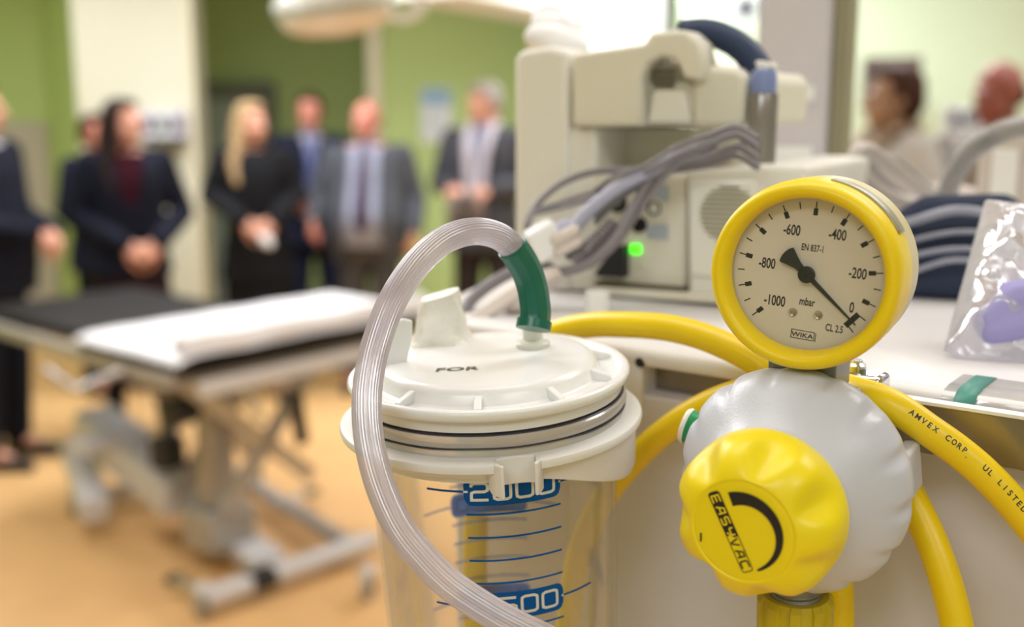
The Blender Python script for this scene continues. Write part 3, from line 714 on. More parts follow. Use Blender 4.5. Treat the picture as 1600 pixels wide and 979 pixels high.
# ------------------------------------------------------------------ pendant shelf and rail
S = Vector((.8, -.6, 0)); NN = Vector((-.6, -.8, 0)); P0 = Vector((.162, .480, 0))
ZS = H-.1175                                                # top of the shelf
SM = basis(S, -NN, (0, 0, 1), P0+Vector((0, 0, ZS)))         # local x along the front, y to the back, z up; origin on the top front edge
SI = SM.inverted()
shelf = thing('pendant_shelf', 'white pendant shelf with drawer front below, carrying the beige monitor', 'shelf', SM)
outl_ = [(.42, 0), (.42, .5), (-.32, .5), (-.32, .20), (-.312, .10), (-.290, .040), (-.272, .010), (-.25, 0)]
MB().prism(outl_, -.010, 0).build('shelf_top', M_shelf, shelf, .004, 3)
MB().tube([(-.24, -.0005, -.0050), (.42, -.0005, -.0050)], .0052, 16).build('front_lip', M_shelf, shelf)
MB().box((.085, .26, -.0165), (.64, .44, .013)).build('shelf_underside', M_drawer, shelf)
MB().box((.085, .018, -.0175), (.65, .012, .0145)).build('recess_strip', M_rail, shelf)
MB().box((-.1225, .006, -.018), (.012, .018, .032)).build('corner_bracket', M_shelf, shelf, .002)
MB().lathe([(0, 0), (.0028, 0), (.0024, .002), (0, .002)], 16, Matrix.Translation((-.1165, -.004, -.0075)) @ Matrix.Rotation(PI/2, 4, 'X')).build('corner_screw', M_black, shelf)
MB().box((.085, .250, -.235), (.66, .49, .42)).build('drawer_case', M_drawer, shelf, .003)
MB().box((.085, .003, -.232), (.66, .008, .414)).build('drawer_front', M_drawer, shelf, .003)['label'] = 'off-white drawer front'
# chrome rail with its end clamp
rl_ = thing('equipment_rail', 'polished chrome rail along the right front of the white shelf', 'rail', SM)
MB().box((.173, -.0155, -.0140), (.31, .005, .0215)).build('rail', M_rail, rl_, .0006)
MB().box((.173, -.0155, -.0026), (.31, .0062, .0018)).build('rail_top_edge', mat('edge_highlight', (.95, .95, .95), .4, metal=.25, vary=0), rl_, .0003)  # near-white colour stands in for the chrome edge's blown-out highlight
MB().box((.12, -.0097, -.016), (.014, .0066, .014)).build('rail_spacer', M_chrome, rl_, .001)
MB().box((.085, -.0175, -.0145), (.012, .008, .030)).build('rail_end', M_shelf, rl_, .002)
cc = SI @ at(1376, 590, .478)
cl = thing('rail_clamp', 'shiny chrome clamp block on the rail behind the gauge neck', 'clamp', SM @ Matrix.Translation((cc.x-.007, -.014, -.003)))
MB().box((0, 0, .002), (.020, .016, .014)).build('jaw', M_chrome, cl, .0025, 3)
MB().lathe([(0, 0), (.005, 0), (.005, .003), (.0035, .004), (.0035, .005), (0, .005)], 20, Matrix.Translation((-.004, 0, .009))).build('clamp_screw', M_chrome, cl)
MB().box((.008, .003, -.010), (.012, .012, .012)).build('clamp_foot', M_chrome, cl, .002)
# clear label holder with a teal mark on the front lip
lb = MB(); a_, b_ = .033, .110
sec = [(.030, .0006), (.006, .0006), (-.001, -.0004), (-.0055, -.003), (-.0068, -.007), (-.0066, -.011)]
def lab(x0, x1, off): 
    m = MB(); m.add([(x, y-off*.5, z+off) for x in (x0, x1) for y, z in sec], [(i, i+1, len(sec)+i+1, len(sec)+i) for i in range(len(sec)-1)]); return m
hold = lab(a_, b_, .0004).build('label_strip', M_lip, shelf, solid=.0004)
lab(.0385, .0473, .0008).build('teal_mark', M_teal, hold, solid=.0004)

# ------------------------------------------------------------------ pendant column
pc = SI @ at_y(1288, 265, 1.02)
colm = thing('pendant_column', 'square steel ceiling pendant column rising behind the monitor', 'column', SM @ Matrix.Translation((pc.x, .44, .0)) @ Matrix.Rotation(R(11), 4, 'Z'))
cz = CZ-ZS
MB().box((0, 0, cz/2), (.062, .062, cz)).build('mast', M_steel, colm, .004)
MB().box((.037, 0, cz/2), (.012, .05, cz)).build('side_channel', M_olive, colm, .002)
for z in (.085, .135):
    MB().box((0, -.0325, z), (.040, .003, .012)).build('reflection_plate', M_whitew, colm, .001)  # white gloss plates stand in for bright reflection spots on the mast

# ------------------------------------------------------------------ patient monitor
MY = R(30); ms = Vector((math.cos(MY), -math.sin(MY), 0)); mn = Vector((math.sin(MY), math.cos(MY), 0))
mo = at(803, 462, .752); mo.z = ZS
MM = basis(ms, mn, (0, 0, 1), mo)                           # x along the side we see, y into the depth
MI = MM.inverted()
mon = thing('patient_monitor', 'beige portable patient monitor seen from the side with a blue carrying handle', 'monitor', MM)
def mp(px, py, y=0):                                        # point of the picture on the side face plane, local
    p = on_plane(px, py, MM @ Vector((0, y, 0)), mn); return MI @ p
def poly(pts, y=0): return [(q.x, max(q.z, .0006)) for q in (mp(a, b, y) for a, b in pts)]
XZ = Matrix(((1, 0, 0, 0), (0, 0, 1, 0), (0, 1, 0, 0), (0, 0, 0, 1)))    # prism xy -> x z, extruded along y
def pz(pts, y0, y1): return MB().prism(poly(pts, y0), y0, y1, XZ)
bz = mp(803, 462).z
pz([(803, 464), (803, 92), (812, 78), (860, 72), (888, 80), (888, 462)], 0, .175).build('screen_housing', M_mon2, mon, .004, 3)
pz([(884, 200), (884, 455), (932, 455), (932, 198)], .004, .17).build('side_pillar', M_mon2, mon, .003, 3)
pz([(893, 84), (893, 198), (1002, 198), (1002, 118), (1012, 98), (1032, 88), (1052, 92), (1062, 106), (1066, 122), (1096, 126), (1100, 100), (1092, 66), (1070, 46), (1016, 50), (1006, 68)], -.004, .022).build('module_cover', M_mon, mon, .003, 3)
pz([(1000, 128), (1000, 197), (1092, 198), (1092, 128)], .010, .10).build('module_body', M_mon, mon, .003)
pz([(1080, 100), (1080, 200), (1160, 196), (1166, 120), (1150, 106)], .006, .15).build('module_box', M_mon, mon, .004)
pz([(893, 84), (893, 190), (1090, 190), (1090, 100), (1000, 76)], .024, .16).build('upper_housing', M_mon, mon, .004)
mb = MB()
for k in range(6):
    c = mp(1037, 112+10*k, .009); mb.box(c, (.014, .004, .0018))
mb.build('vent', M_slot, mon)
pz([(1020, 140), (1068, 140), (1078, 192), (1010, 192)], .004, .012).build('module_latch', M_mon2, mon, .002)
# lower module
pz([(928, 262), (928, 458), (1072, 470), (1072, 268)], .004, .17).build('lower_module', M_mon, mon, .003)
pz([(1072, 268), (1074, 470), (1240, 482), (1262, 258), (1180, 256)], .000, .17).build('speaker_module', M_mon2, mon, .004, 3)
pz([(1076, 282), (1076, 428), (1085, 432), (1180, 440), (1180, 282)], -.003, .004).build('speaker_panel', M_mon2, mon, .002)
pz([(925, 462), (925, 448), (1080, 458), (1250, 470), (1250, 484)], -.006, .17).build('base_foot', M_mon, mon, .002)
pz([(930, 440), (930, 449), (1070, 460), (1070, 450)], -.002, .05).build('base_slot', M_slot, mon)
pz([(932, 200), (932, 262), (1082, 264), (1082, 200)], .05, .16).build('recess_back', M_mon, mon)
cpt = mp(1138, 335, -.0035)
for k in range(12):
    dz = -.0165+.003*k; hw = math.sqrt(max(1e-6, .0178**2-dz*dz))
    MB().box((cpt.x, -.0034, cpt.z+dz), (2*hw, .0016, .0012)).build('speaker_slot', M_olive, mon)
def sock(px, py, r, label=None, ring=None):
    c = mp(px, py, .004); M = Matrix.Translation((c.x, .004, c.z)) @ Matrix.Rotation(PI/2, 4, 'X')
    o = MB().lathe([(0, .0005), (r*.72, .0005), (r*.8, .0030), (r, .0030), (r*1.05, 0), (0, -.001)], 32, M).build('socket', M_black, mon)
    if ring: MB().lathe([(0, .001), (r*.34, .001), (r*.34, .0032), (0, .0032)], 20, M).build('socket_pin', M_label, o)
sock(966, 316, .0062, ring=1); sock(1024, 325, .0048); sock(1000, 351, .0048)
MB().lathe([(0, 0), (.0066, 0), (.0066, .0018), (0, .0018)], 28, Matrix.Translation((mp(1024, 325, .004).x, .0038, mp(1024, 325, .004).z)) @ Matrix.Rotation(PI/2, 4, 'X')).build('socket_bezel', M_mon2, mon)
pz([(948, 400), (930, 425), (930, 432), (975, 434), (975, 384), (965, 384)], -.004, .006).build('power_inlet', M_black, mon, .001)
pz([(1018, 290), (1018, 312), (1043, 313), (1043, 290)], .0025, .005).build('marking_label', M_label, mon)
pz([(1012, 352), (1012, 372), (1043, 374), (1043, 352)], .0025, .005).build('marking_label', M_label, mon)
pz([(984, 382), (984, 396), (999, 397), (999, 383)], .0015, .006).build('power_lamp', M_led, mon, .0006)['label'] = 'glowing green power lamp'
c = mp(1006, 415, .004); MB().lathe([(0, 0), (.0024, 0), (.002, .0016), (0, .0016)], 16, Matrix.Translation((c.x, .004, c.z)) @ Matrix.Rotation(PI/2, 4, 'X')).build('case_screw', M_mon, mon)
hp = [mp(1068, 52, .03), mp(1100, 50, .03), mp(1130, 58, .03), mp(1160, 76, .03), mp(1180, 100, .03), mp(1186, 118, .03)]
MB().tube(spline(hp, 6), .0088, 20, ell=(1, 1.2)).build('carrying_handle', M_navy, mon)['label'] = 'dark blue carrying handle'
pz([(1048, 46), (1052, 64), (1080, 66), (1078, 36)], .020, .045).build('handle_mount', M_mon2, mon, .002)
pz([(1172, 92), (1198, 96), (1196, 116), (1168, 114)], .020, .045).build('handle_mount', M_mon2, mon, .002)

# white rolled cloth lying on the monitor
M_cloth = mat('white_cloth', (.92, .91, .94), .8, bump=.4, bscale=120)
def blobmesh(mb, voxel, smooth=6, name='b'):
    me = mb.mesh('tmp'); o = bpy.data.objects.new('tmp', me); COL.objects.link(o)
    m = o.modifiers.new('r', 'REMESH'); m.mode = 'VOXEL'; m.voxel_size = voxel; m.use_smooth_shade = True
    if smooth: s = o.modifiers.new('s', 'SMOOTH'); s.factor = .5; s.iterations = smooth
    out = bpy.data.meshes.new_from_object(o.evaluated_get(bpy.context.evaluated_depsgraph_get()))
    bpy.data.objects.remove(o); bpy.data.meshes.remove(me); out.name = name; return out
mt = mp(858, 74, .05)
def blob_thing(mb, voxel, name, m_, label, cat, smooth=4):
    me = blobmesh(mb, voxel, smooth); o = link(name, me, m_, None, smooth=180); return tag(o, label, cat)
tw = [MM @ (mp(x, y, .045)) for x, y in ((838, 58), (862, 62), (885, 66), (908, 72))]
mb = MB(); o_ = MM @ Vector((mt.x, .05, mt.z+.0003)); mb.limb([tw[0]-o_, tw[1]-o_, tw[2]-o_, tw[3]-o_], [.009, .0105, .009, .006]); mb.limb([MM @ mp(846, 40, .06)-o_, MM @ mp(880, 42, .06)-o_, MM @ mp(898, 58, .06)-o_], [.0085, .009, .006]); mb.ell(MM @ mp(858, 26, .07)-o_, (.013, .011, .010))
cl_ = blob_thing(mb, .0016, 'folded_cloth', M_cloth, 'crumpled white cloth lying on top of the beige monitor', 'cloth')
cl_.location = o_

# ------------------------------------------------------------------ cables, probes and small things by the monitor
def cable(label, pts, r, m_=None, name='cable', group='grey cables by the monitor', parts=None):
    P = spline(pts, 10); o = P[0]
    mb = MB().tube([p-o for p in P], r, 12); ob = mb.build(name, m_ or M_cable, None, smooth=180); ob.location = o
    return tag(ob, label, 'cable', group)
cable('long grey cable making the wide loop left of the green lamp', [at(1165, 222, .64), at(1100, 250, .655), at(1010, 266, .675), at(930, 268, .69), at(872, 290, .70), at(832, 330, .70), at(823, 372, .695), at(840, 405, .685), at(880, 422, .675), at(925, 412, .665), at(965, 378, .66), at(998, 330, .66), at(1030, 285, .655), at(1060, 255, .65)], .0022)
cable('thin grey cable curving out left to the monitor edge, above the lilac lead', [at(1150, 236, .63), at(1070, 262, .65), at(1000, 284, .665), at(930, 300, .68), at(870, 318, .69), at(836, 330, .695), at(826, 352, .69)], .0014)
cable('thin grey cable running beside the lilac lead to the white plug', [at(1120, 228, .635), at(1050, 258, .655), at(985, 288, .668), at(920, 312, .678), at(868, 326, .685), at(835, 334, .69)], .0014)
cable('lilac lead with navy end leaving the white plug', [at(1090, 235, .645), at(1024, 262, .655), at(968, 292, .66), at(924, 326, .662), at(900, 354, .664), at(884, 378, .665)], .0042, M_cable2)
cable('grey cable hugging the front of the monitor behind the coiled cord', [at(1040, 262, .658), at(1010, 292, .66), at(986, 330, .656), at(962, 372, .652), at(925, 408, .655), at(880, 424, .66), at(846, 412, .67)], .0030)
for k, (y0, y1, y2, dd_) in enumerate(((198, 224, 258, .0), (212, 238, 270, .006), (230, 252, 284, .012), (206, 244, 264, .022), (244, 262, 276, .027))):
    cable(('topmost', 'second', 'third', 'fourth', 'lowest')[k]+' of the grey cables bunched above the speaker grille', [at(1185, y0+18, .60+dd_), at(1150, y0, .61+dd_), at(1105, y0+14, .625+dd_), at(1060, y1+4, .635+dd_), at(1010, y2, .648+dd_), at(960, y2+18+6*k, .660+dd_*.5), at(930, y2+40+8*k, .67)], .0016+.0003*(k%3))
# coiled cord
ax = spline([at(962, 348, .664), at(940, 372, .662), at(915, 394, .660), at(898, 408, .662)], 40); n_ = len(ax); cp = []
for i in range(n_*3):
    t_ = i/(n_*3-1); q = t_*(n_-1); k = min(int(q), n_-2); p = ax[k].lerp(ax[k+1], q-k); T_ = (ax[k+1]-ax[k]).normalized(); u = T_.cross(Vector((0, 0, 1))).normalized(); v_ = T_.cross(u); a = t_*13*2*PI
    cp.append(p+(u*math.cos(a)+v_*math.sin(a))*.0048)
ob = MB().tube([p-cp[0] for p in cp], .0011, 8).build('coiled_cord', M_cable, None, smooth=180); ob.location = cp[0]
tag(ob, 'coiled grey cord hanging in front of the black power inlet', 'cord')
# white plug with navy collar
pm = at(851, 376, .668); pa = (at(884, 362, .668)-at(838, 388, .668)).normalized()
plug = thing('cable_plug', 'square white cable plug with a navy collar beside the green connector', 'plug', frame_n(pa, (0, 0, 1), pm))
MB().box((-.002, 0, 0), (.019, .021, .020)).build('plug_body', M_plug, plug, .003, 3)
MB().lathe([(0, .008), (.006, .008), (.006, .014), (.0045, .020), (0, .020)], 24).build('collar', M_cable2, plug)
MB().lathe([(0, 0), (.0055, 0), (.0062, .004), (.0055, .011), (0, .011)], 20, Matrix.Translation((.003, -.010, .010)) @ Matrix.Rotation(R(60), 4, 'X')).build('knob', M_navy, plug)
MB().limb([(-.012, -.008, .004), (-.014, -.008, .016)], [.004, .0035]).build('contact', M_pink, plug)
MB().limb([(-.012, -.001, .006), (-.014, -.001, .018)], [.004, .0035]).build('contact', M_pink, plug)
# pinkish probe holder lying at the left end of the shelf
po = at(800, 470, .655); xa_ = (at(890, 425, .665)-at(740, 508, .645)).normalized(); up_ = Vector((.1, -.75, .6)).normalized(); ya_ = (up_-xa_*up_.dot(xa_)).normalized()
PM = basis(xa_, ya_, xa_.cross(ya_), po)
prb = thing('probe_holder', 'pinkish white plastic probe holder with an oval hole at the shelf end', 'probe holder', PM)
ou = [(-.034, -.008), (-.028, -.013), (-.010, -.013), (.010, -.012), (.028, -.009), (.036, -.003), (.036, .006), (.028, .010), (.008, .012), (-.012, .009), (-.028, .004), (-.035, -.001)]
hole = [(-.024, -.007), (-.018, -.009), (-.009, -.008), (-.005, -.004), (-.009, .002), (-.018, .001), (-.024, -.002)]
mb = MB(); no, nh = len(ou), len(hole)                      # plate with a hole: stitched ring plus end
b = bmesh.new()
def ringface(z):
    vo = [b.verts.new((x, y, z)) for x, y in ou]; vh = [b.verts.new((x, y, z)) for x, y in hole]
    es = [b.edges.new((vo[i], vo[(i+1) % no])) for i in range(no)]+[b.edges.new((vh[i], vh[(i+1) % nh])) for i in range(nh)]
    bmesh.ops.triangle_fill(b, use_beauty=True, edges=es); return vo, vh
a1, h1 = ringface(-.004); a2, h2 = ringface(.004)
for r1, r2 in ((a1, a2), (h1, h2)):
    for i in range(len(r1)): b.faces.new((r1[i], r1[(i+1) % len(r1)], r2[(i+1) % len(r2)], r2[i]))
bmesh.ops.recalc_face_normals(b, faces=b.faces); me = bpy.data.meshes.new('plate'); b.to_mesh(me); b.free()
link('plate', me, M_pink, prb, .0015)
MB().ell((.006, 0, .004), (.010, .008, .004)).build('boss', M_pink, prb)
MB().limb([(-.036, -.011, .002), (-.018, -.016, .002), (.004, -.016, .002)], [.004, .0045, .004]).build('finger_grip', M_plug, prb)
cable('dark grey cable crossing the shelf end behind the crumpled cap', [at(722, 494, .66), at(735, 470, .668), at(765, 445, .675), at(800, 425, .684), at(838, 408, .69)], .0040, M_cable)
pg = at_z(933, 494, ZS)
peg = MB().lathe([(0, 0), (.0074, 0), (.0074, .0142), (.0068, .0152), (0, .0154)], 32).build('white_peg', M_white, None); peg.location = pg
tag(peg, 'short white plastic peg standing on the shelf below the green lamp', 'peg')
# tall tube with blue cap behind the speaker block
tp2 = MM @ (mp(1188, 257, .014)+Vector((0, 0, .0005)))
vial = thing('sample_tube', 'grey tube with a blue cap standing behind the speaker block', 'tube', tp2)
M_vial = clear('smoky_tube', (.62, .58, .56), .1, .15, .45, (.40, .38, .36), edge=.6)
MB().lathe([(0, .0), (.0088, .0), (.0090, .041), (.0082, .0425), (0, .0425)], 28).build('tube_body', M_vial, vial)
MB().lathe([(0, .0425), (.0078, .0425), (.0078, .052), (.0066, .056), (0, .057)], 28).build('cap', mat('blue_cap', (.22, .28, .55), .4), vial)

# ------------------------------------------------------------------ right side of the shelf: tubing coils, cuff, bag
cable('thick pale grey tube looped behind the gauge', [at(1450, 325, .80), at(1400, 312, .80), at(1362, 290, .79), at(1340, 262, .78), at(1338, 240, .775), at(1356, 234, .785), at(1395, 262, .81), at(1440, 300, .83), at(1475, 320, .83)], .0055, mat('pale_grey_tube', (.52, .46, .42), .4), 'breathing_tube', 'grey tubes at the right')
cable('thin olive tube coiled inside the pale grey loop', [at(1480, 322, .86), at(1430, 278, .87), at(1392, 250, .86), at(1362, 246, .85), at(1372, 276, .85), at(1420, 316, .85)], .0050, M_gtube, 'breathing_tube', 'grey tubes at the right')
cable('dark grey hose arching up at the right edge behind the clear bag', [at(1470, 340, .84), at(1484, 290, .82), at(1510, 245, .79), at(1552, 212, .755), at(1605, 196, .76), at(1660, 205, .76), at(1715, 260, .77), at(1740, 340, .78), at_z(1748, 425, ZS+.008)], .0075, M_gtube, 'breathing_tube', 'grey tubes at the right')
# pale cylinder lump between the coils
M_tan = mat('tan_box', (.60, .52, .45), .5, vary=.08)
BX = SI @ at_y(1612, 240, .93)
bx_ = thing('equipment_box', 'tall tan equipment box at the right edge behind the clear bag', 'box', SM @ Matrix.Translation((BX.x, BX.y, 0)))
MB().box((0, 0, .0535), (.07, .07, .107)).build('case', M_tan, bx_, .006, 3)
MB().box((-.012, -.0365, .05), (.02, .004, .08)).build('front_strip', M_mon2, bx_, .001)
MB().lathe([(0, 0), (.012, 0), (.011, .006), (0, .006)], 24, Matrix.Translation((.02, -.034, .085)) @ Matrix.Rotation(PI/2, 4, 'X')).build('dial_knob', M_black, bx_)
kn = SI @ at_z(1440, 372, ZS)
mb = MB(); mb.limb([(-.022, 0, .016), (0, 0, .018), (.022, .004, .016)], [.013, .0165, .013]); mb.limb([(-.01, -.012, .02), (.012, -.012, .018)], [.009, .009])
ms_ = blob_thing(mb, .0025, 'mask_cushion', mat('pinkish_silicone', (.62, .53, .49), .45), 'pale pinkish silicone cushion between the tubing coils', 'mask')
ms_.matrix_world = SM @ Matrix.Translation((kn.x+.02, kn.y, .022))
MB().tube([(0, 0, .0165), (.004, .004, .034)], .007, 16).build('spout', M_gtube, ms_)
# navy cuff
ck = SI @ at_z(1478, 470, ZS)
cuff = thing('pressure_cuff', 'folded navy blood pressure cuff with pale tubes beside the gauge', 'blood pressure cuff', SM @ Matrix.Translation((ck.x-.012, ck.y+.03, 0)) @ Matrix.Rotation(R(15), 4, 'Z'))
mb = MB(); mb.loft([(.001, .045, .030, 0, 0), (.006, .050, .034, 0, 0), (.014, .048, .033, 0, 0), (.018, .044, .030, 0, 0)]); 
mb.limb([(-.04, .005, .016), (-.02, .01, .030), (.01, .012, .040), (.035, .012, .036)], [.013, .018, .020, .014]); mb.limb([(-.035, -.018, .014), (0, -.022, .020), (.04, -.016, .016)], [.011, .012, .010]); mb.limb([(-.046, .0, .030), (-.01, .012, .050), (.034, .012, .054)], [.010, .015, .013])
link('cuff', blobmesh(mb, .0022, 5), M_cuff, cuff, smooth=180)
M_ptube = mat('pale_grey_lead', (.30, .31, .38), .3)
for i, (z0, y0, dz_) in enumerate(((.040, -.030, .016), (.030, -.037, .010), (.020, -.040, .014), (.050, -.022, .006))):
    MB().tube(spline([(-.048, y0+.006, z0-dz_), (-.022, y0-.002, z0-dz_*.2), (.008, y0-.004, z0+dz_*.3+.002*i), (.042, y0+.006, z0+dz_*.2)], 6), .0017 if i < 3 else .0032, 10).build('cuff_tube', M_ptube, cuff, smooth=180)
# clear bag with something purple in it
q = [at(1538, 316, .585), at(1690, 335, .575), at(1690, 560, .515), at(1474, 548, .535)]
bo = (q[0]+q[1]+q[2]+q[3])/4; nb = (q[1]-q[0]).cross(q[3]-q[0]).normalized(); nb = nb if nb.dot(EYE-bo) > 0 else -nb
bag = thing('plastic_bag', 'crumpled clear plastic bag holding a purple item at the right edge of the shelf', 'plastic bag', bo)
def bagp(side):
    def fn(u, v):
        p = q[0].lerp(q[1], u).lerp(q[3].lerp(q[2], u), v)-bo
        e = max(0, min(u, 1-u, v, 1-v)); puff = .020*min(1, e*4)**.6*side*(1 if side > 0 else .5)
        cr = (noise.noise(p*45)*.0060+abs(noise.noise(p*95+Vector((3, 1, 2))))*.0060)*min(1, e*6)
        bot = -.010*math.sin(u*PI)*v*v
        return p+nb*(puff+cr*side)+Vector((0, 0, bot))
    return fn
mb = MB(); mb.grid(bagp(1), 90, 80); mb.grid(bagp(-1), 40, 36)
mb.build('film', M_bag, bag, smooth=180, fix=False)
mb = MB(); c = at(1570, 492, .535)-bo
mb.limb([at(1545, 500, .531)-bo, at(1580, 470, .533)-bo, at(1625, 462, .532)-bo], [.008, .010, .010]); mb.limb([at(1548, 520, .528)-bo, at(1600, 508, .527)-bo, at(1640, 500, .527)-bo], [.006, .008, .008])
link('purple_item', blobmesh(mb, .002, 4), M_purple, bag, smooth=180)
# ------------------------------------------------------------------ suction jar
JA = Vector((-.050, -.055, 1)).normalized()                # the jar hangs a little forward and to the left
JC = at(763, 573, .497)
JM = frame_axis(JA, JC)                                    # local z = jar axis, local -y faces the camera
jar = thing('suction_jar', 'clear suction jar with white lid and blue volume scale hanging beside the yellow gauge', 'suction jar', JM)
JI = JM.inverted()
lid_prof = [(0, .0050), (.030, .0052), (.0445, .0050), (.0475, .0042), (.0492, .0020), (.0505, -.0018), (.0515, -.0026), (.0570, -.0026), (.0595, -.0012), (.0612, .0000), (.0630, .0000),
            (.0640, -.0010), (.0643, -.0026), (.0636, -.0045), (.0612, -.0056), (.0605, -.0062), (.0605, -.0100), (.0, -.0100)]
lid = MB().lathe(lid_prof, 128).build('lid', M_white, jar, smooth=50)
lid['label'] = 'glossy white screw lid'
for k in range(10):                                        # radial ribs between the dome and the rim
    a = R(-93.5+36*k)
    M = Matrix.Rotation(a, 4, 'Z')
    mb = MB(); mb.prism([(.0480, -.003), (.0480, .0022), (.0500, .0022), (.0585, -.0004), (.0605, -.003)], -.0016, .0016, M @ Matrix.Rotation(PI/2, 4, 'X'))
    mb.build('lid_rib', M_white, lid, .0005)
# thread and clear lip between lid and bracket
MB().lathe([(.0580, -.0106), (.0613, -.0107), (.0615, -.0109), (.0613, -.0112), (.0580, -.0113)], 96).build('gasket', M_gap, jar)
MB().lathe([(.0560, -.0115), (.0614, -.0115), (.0622, -.0122), (.0624, -.0150), (.0616, -.0164), (.0560, -.0164)], 96).build('jar_lip', M_lip, jar)
def wavy(a, k, r, z): return (r, z+.0004*math.sin(3*a)+.0002*math.sin(11*a+1)) if k in (1, 2) else (r, z)
MB().lathe([(.0570, -.0164), (.0618, -.0166), (.0620, -.0172), (.0570, -.0175)], 120, rf=wavy).build('gasket', M_gap, jar)
MB().lathe([(.0560, -.0175), (.0606, -.0175), (.0612, -.0190), (.0610, -.0215), (.0560, -.0225)], 96).build('jar_lip', M_lip, jar)
# bracket ring: flange, band and the hook with two prongs
ring_prof = [(.0605, -.0205), (.0668, -.0205), (.0688, -.0212), (.0694, -.0228), (.0690, -.0246), (.0660, -.0250), (.0618, -.0252), (.0610, -.0265), (.0602, -.0310), (.0598, -.0320), (.0575, -.0320), (.0575, -.0215)]
HK = R(-90+10)                                            # hook direction
def hookcut(a, k, r, z):
    d = (a-HK+PI) % (2*PI)-PI; dd = d*.0690
    if abs(dd) < .0088 and r > .0615:
        r = min(r, .0612)
    return r, z
ring = MB().lathe(ring_prof+[ring_prof[0]], 360, rf=hookcut).build('bracket_ring', M_white2, jar, smooth=40)
ring['label'] = 'off-white bracket ring with a hook at the front'
HM = Matrix.Rotation(HK, 4, 'Z')                            # local x points outward at the hook
def hookpt(p): return HM @ Vector(p)
mb = MB()                                                   # back of the channel, a shallow curved plate
for sgn in (-1, 1):                                         # the two prongs: curled lip on top, rod below
    prof2 = [(.0600, sgn*.0112), (.0655, sgn*.0108), (.0685, sgn*.0094), (.0704, sgn*.0082), (.0718, sgn*.0074), (.0717, sgn*.0063), (.0703, sgn*.0061), (.0692, sgn*.0070), (.0672, sgn*.0076), (.0640, sgn*.0080), (.0600, sgn*.0082)]
    if sgn < 0: prof2 = prof2[::-1]
    m2 = MB(); m2.prism(prof2, -.0345, -.0206, HM); m2.build('hook_prong', M_white2, ring, .0006, 3)
pl = [(.0600, -.0084), (.0632, -.0080), (.0622, -.005), (.0618, 0), (.0622, .005), (.0632, .0080), (.0600, .0084)]
MB().prism(pl, -.0325, -.0206, HM).build('hook_plate', M_white2, ring, .0005)
def sm_(a): 
    d = (a+PI) % (2*PI)-PI; lo, hi = R(-78), R(-15)
    if d < lo or d > R(125): return 0
    t = min(1, (d-lo)/(hi-lo)); t = t*t*(3-2*t); e = min(1, (R(125)-d)/R(20)); return t*e
def mountf(a, k, r, z):
    q = sm_(a); return (r if k in (0, 4) else .0604+(r-.0604)*q), (z if k in (0, 1) else -.0318+(z+.0318)*q)
MB().lathe([(.0590, -.0246), (.0664, -.0246), (.0658, -.0445), (.0646, -.0470), (.0590, -.0470)], 180, rf=mountf).build('bracket_mount', M_white2, ring, smooth=40)
# clear jar, double walled
jp = [(.0578, -.0215), (.0576, -.0385), (.0572, -.045), (.0556, -.110), (.0540, -.170), (.0530, -.190), (.0500, -.196), (0, -.197),
      (0, -.1945), (.0495, -.1935), (.0512, -.188), (.0522, -.170), (.0538, -.110), (.0554, -.045), (.0556, -.0215), (.0578, -.0215)]
body = MB().lathe(jp, 128).build('jar_body', M_jar, jar, smooth=50)
def jr(z): return .0572+(z+.045)*(.0016/.065)+.00025        # outer radius of the jar at height z
def wrap(th0, zc, k=1):
    def fn(x, y):
        z = zc+y; a = R(-90)+th0+x/.0572; r = jr(z)
        return (r*math.cos(a), r*math.sin(a), z)
    return fn
def wrap_up(th0, zc, off): 
    def fn(x, y):
        z = zc+y; a = R(-90)+th0+x/.0572; r = jr(z)+off
        return (r*math.cos(a), r*math.sin(a), z)
    return fn
def block(mb, fn, w_, h_, cr):                              # rounded rectangle as vertical strips, follows the curve
    n = 44; vs = []; fs = []
    for i in range(n+1):
        x = -w_/2+w_*i/n; e = w_/2-abs(x); hh = h_/2 if e >= cr else h_/2-cr+math.sqrt(max(0, cr*cr-(cr-e)**2))
        for j in range(5): vs.append(fn(x, -hh+2*hh*j/4))
    for i in range(n):
        for j in range(4): fs.append((i*5+j, (i+1)*5+j, (i+1)*5+j+1, i*5+j+1))
    mb.add(vs, fs)
def hline(mb, fn, xa, xb, y, t=.0009): 
    n = 24; mb.add([fn(xa+(xb-xa)*i/n, y+s_*t/2) for i in range(n+1) for s_ in (-1, 1)], [(2*i, 2*i+2, 2*i+3, 2*i+1) for i in range(n)])
GL = {'0': [([(-.4, -.42), (-.25, -.5), (.25, -.5), (.4, -.42), (.42, -.25), (.42, .25), (.4, .42), (.25, .5), (-.25, .5), (-.4, .42), (-.42, .25), (-.42, -.25)], True)],
      '2': [([(-.42, .28), (-.40, .42), (-.25, .5), (.25, .5), (.40, .42), (.42, .25), (.40, .08), (.25, 0), (-.25, 0), (-.40, -.08), (-.42, -.25), (-.42, -.5), (.44, -.5)], False)],
      '5': [([(.42, .5), (-.42, .5), (-.42, .04), (.25, .04), (.40, -.04), (.42, -.22), (.40, -.42), (.25, -.5), (-.42, -.5)], False)],
      '1': [([(-.2, .34), (.05, .5), (.05, -.5)], False)]}
def densify(p, closed):
    out = []; q = p+[p[0]] if closed else p
    for a, b in zip(q[:-1], q[1:]):
        n = max(1, int(max(abs(b[0]-a[0]), abs(b[1]-a[1]))/.25))
        out += [(a[0]+(b[0]-a[0])*k/n, a[1]+(b[1]-a[1])*k/n) for k in range(n)]
    return out if closed else out+[p[-1]]
